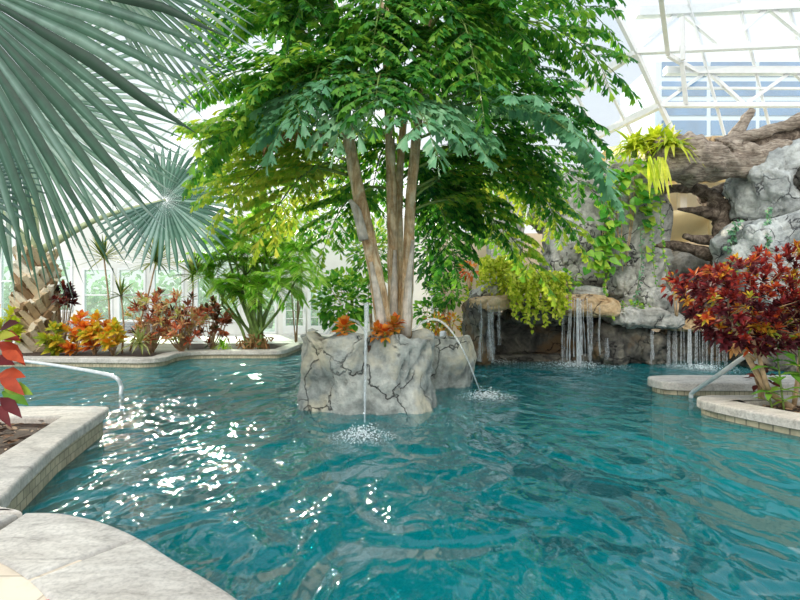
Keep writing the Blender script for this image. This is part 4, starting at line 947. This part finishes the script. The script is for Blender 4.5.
for pts, rr in (([P(794,406,7.2)-V((0,0,.05)),P(770,392,7.15),P(752,365,7.20),P(742,345,7.20),P(728,318,7.10)], [.05,.045,.04,.03,.02]), ([P(757,358,7.15),P(752,335,7.30),P(752,320,7.40)], [.03,.025,.02]), ([P(768,390,7.10),P(760,360,7.10),P(762,345,7.15),P(775,328,7.20)], [.035,.03,.025,.02]), ([P(794,406,7.2),P(800,360,7.30),P(800,320,7.40)], [.03,.03,.02]), ([P(755,360,7.20),P(743,350,7.15),P(735,340,7.10)], [.025,.02,.012])):
    limb(sb, pts, rr, 8, 5, .15, 6)
sb.build('stem', M['twig'], t)
mb = MB()
for i in range(9): leaf(mb, P(734+U(-3,3),345+U(-6,6),6.95), V((U(-.6,.6),-.4,U(-1,.2))), V((0,-1,0)), .12, .06, .5, U(.3,1))
o = mb.build('dry_leaves', M['dry'], t); o['label'] = 'withered tan leaves'
def lance(px, py, pb, Y, n, L, lab):
    b = P(pb,405,Y); b.z = .15; c = P(px,py,Y); t = thing('ginger_plant', lab, 'plant', b, 'green plants in the right planter'); mb, sb = MB(), MB(); limb(sb, [b, b.lerp(c,.5), c], [.014,.012,.008], 5, 4)
    for i in range(n):
        k = .15+.85*i/n; p = b.lerp(c,k); a = i*2.6; leaf(mb, p, V((math.cos(a), math.sin(a)*.6-.2, U(.1,.7))), UP, L*U(.9,1.25), L*.3, .55, U(.25,.9))
    mb.build('leaves', M['green'], t); sb.build('stem', M['stem'], t)
lance(776,345,784,7.0,11,.5,'upright green plant with long lance leaves under the right croton')
lance(798,335,802,6.95,12,.5,'green lance-leaved plant at the right edge, nearest the frame')
lance(768,388,772,7.1,6,.3,'low green plant with broad leaves beside the croton stem in the right planter')
shrub('shrub',760,378,7.45,16,20,.3,26,.16,.07,'crotd','small dark leafy plant behind the croton stems',zb=.15)
# ================================================================== HANDRAILS, LIGHTS
def rail(pts, lab, r=.035):
    t = thing('handrail', lab, 'handrail', pts[0]); mb = MB(); limb(mb, pts, [r,r], 12, 8); mb.build('tube', M['railm'], t)
    mb = MB(); limb(mb, [V(pts[-1])-V((0,0,.02)), V(pts[-1])+V((0,0,.03))], [r*2.2,r*1.8], 14, 1); mb.build('base_collar', M['railm'], t)
b = G(121,394); rail([b-V((0,0,.3)), b, P(121,386,9.1), P(116,378,9.1), P(100,373,9.4), P(60,366,10.6), P(24,361,11.9), P(5,358,12.6), V((-9.97,12.95,.235))], 'pale handrail bending into the pool at the far left')
b = G(691,398,0); rail([b-V((0,0,.3)), b, P(692,393,8.65), P(700,387,8.45), P(720,374,8.0), P(738,361,7.8),P(750,354,7.68),P(756,354,7.6),V((P(759,360,7.55).x,7.55,.225))], 'pale handrail slanting out of the water beside the right planter')
for (px, py, lab) in ((717,481,'small pale oval pool light on the floor at the right'),(364,493,'small pale oval pool light on the floor at the centre left')):
    c = G(px, py, 0); dvec = (c-V((0,0,H))); k = (H+1.53)/H; c = V((c.x*1.0, c.y*1.0, -.0)); q = V((0,0,H))+dvec*k; q.z = -1.55
    t = thing('pool_light', lab, 'light', q, 'underwater pool lights'); mb = MB(); limb(mb, [q, q+V((0,0,.05))], [.17,.16], 20, 1); mb.build('housing', M['railm'], t); mb = MB(); limb(mb, [q+V((0,0,.05)), q+V((0,0,.065))], [.13,.12], 20, 1); mb.build('lens', M['lamp'], t)
t = thing('sprinkler', 'small white fitting behind the smaller rock planter, right of the palm', 'fitting', P(443,338,14.4)); mb = MB(); c = P(443,338,14.4); limb(mb, [V((c.x,14.4,.2)), P(443,333,14.4), P(443,331,14.4)], [.1,.1,.05], 10, 2); mb.build('body', M['white'], t)

# ================================================================== LIGHT, WORLD, CAMERA
w = bpy.data.worlds.new('World'); bpy.context.scene.world = w; w.use_nodes = True; t = w.node_tree; t.nodes.clear()
tc = t.nodes.new('ShaderNodeTexCoord'); sx = t.nodes.new('ShaderNodeSeparateXYZ'); t.links.new(tc.outputs['Generated'], sx.inputs[0])
c = ramp(t, sx.outputs[2], [(250,249,244),(240,246,252),(206,228,250)], [0.,.3,.8])
bg = t.nodes.new('ShaderNodeBackground'); t.links.new(c, bg.inputs[0]); bg.inputs[1].default_value = .92
wo = t.nodes.new('ShaderNodeOutputWorld'); t.links.new(bg.outputs[0], wo.inputs[0])
def sun_and_fill(d, e, ang, col):
    l = bpy.data.lights.new('sun_and_fill', 'SUN'); l.energy = e; l.angle = math.radians(ang); l.color = col; o = bpy.data.objects.new('sun_and_fill', l); C.objects.link(o); o.rotation_euler = V(d).to_track_quat('-Z','Y').to_euler()
sun_and_fill((.46,-1,-.38), 6.5, 3.5, (1,.9,.72)); sun_and_fill((.35,1,-.9), 2.3, 45, (1,.96,.88))  # low back-left sun, then an added soft warm fill lamp from the front
cam = bpy.data.cameras.new('camera'); cam.sensor_width = 36; cam.lens = F/800*36; co = bpy.data.objects.new('camera', cam); C.objects.link(co)
co.location = (0,0,H); co.rotation_euler = (math.pi/2,0,0); cam.clip_end = 300; bpy.context.scene.camera = co
sc = bpy.context.scene
sc.view_settings.view_transform = 'Standard'; sc.view_settings.look = 'None'; sc.view_settings.exposure = .22
sc.cycles.transparent_max_bounces = 24; sc.cycles.max_bounces = 8; sc.cycles.use_denoising = True
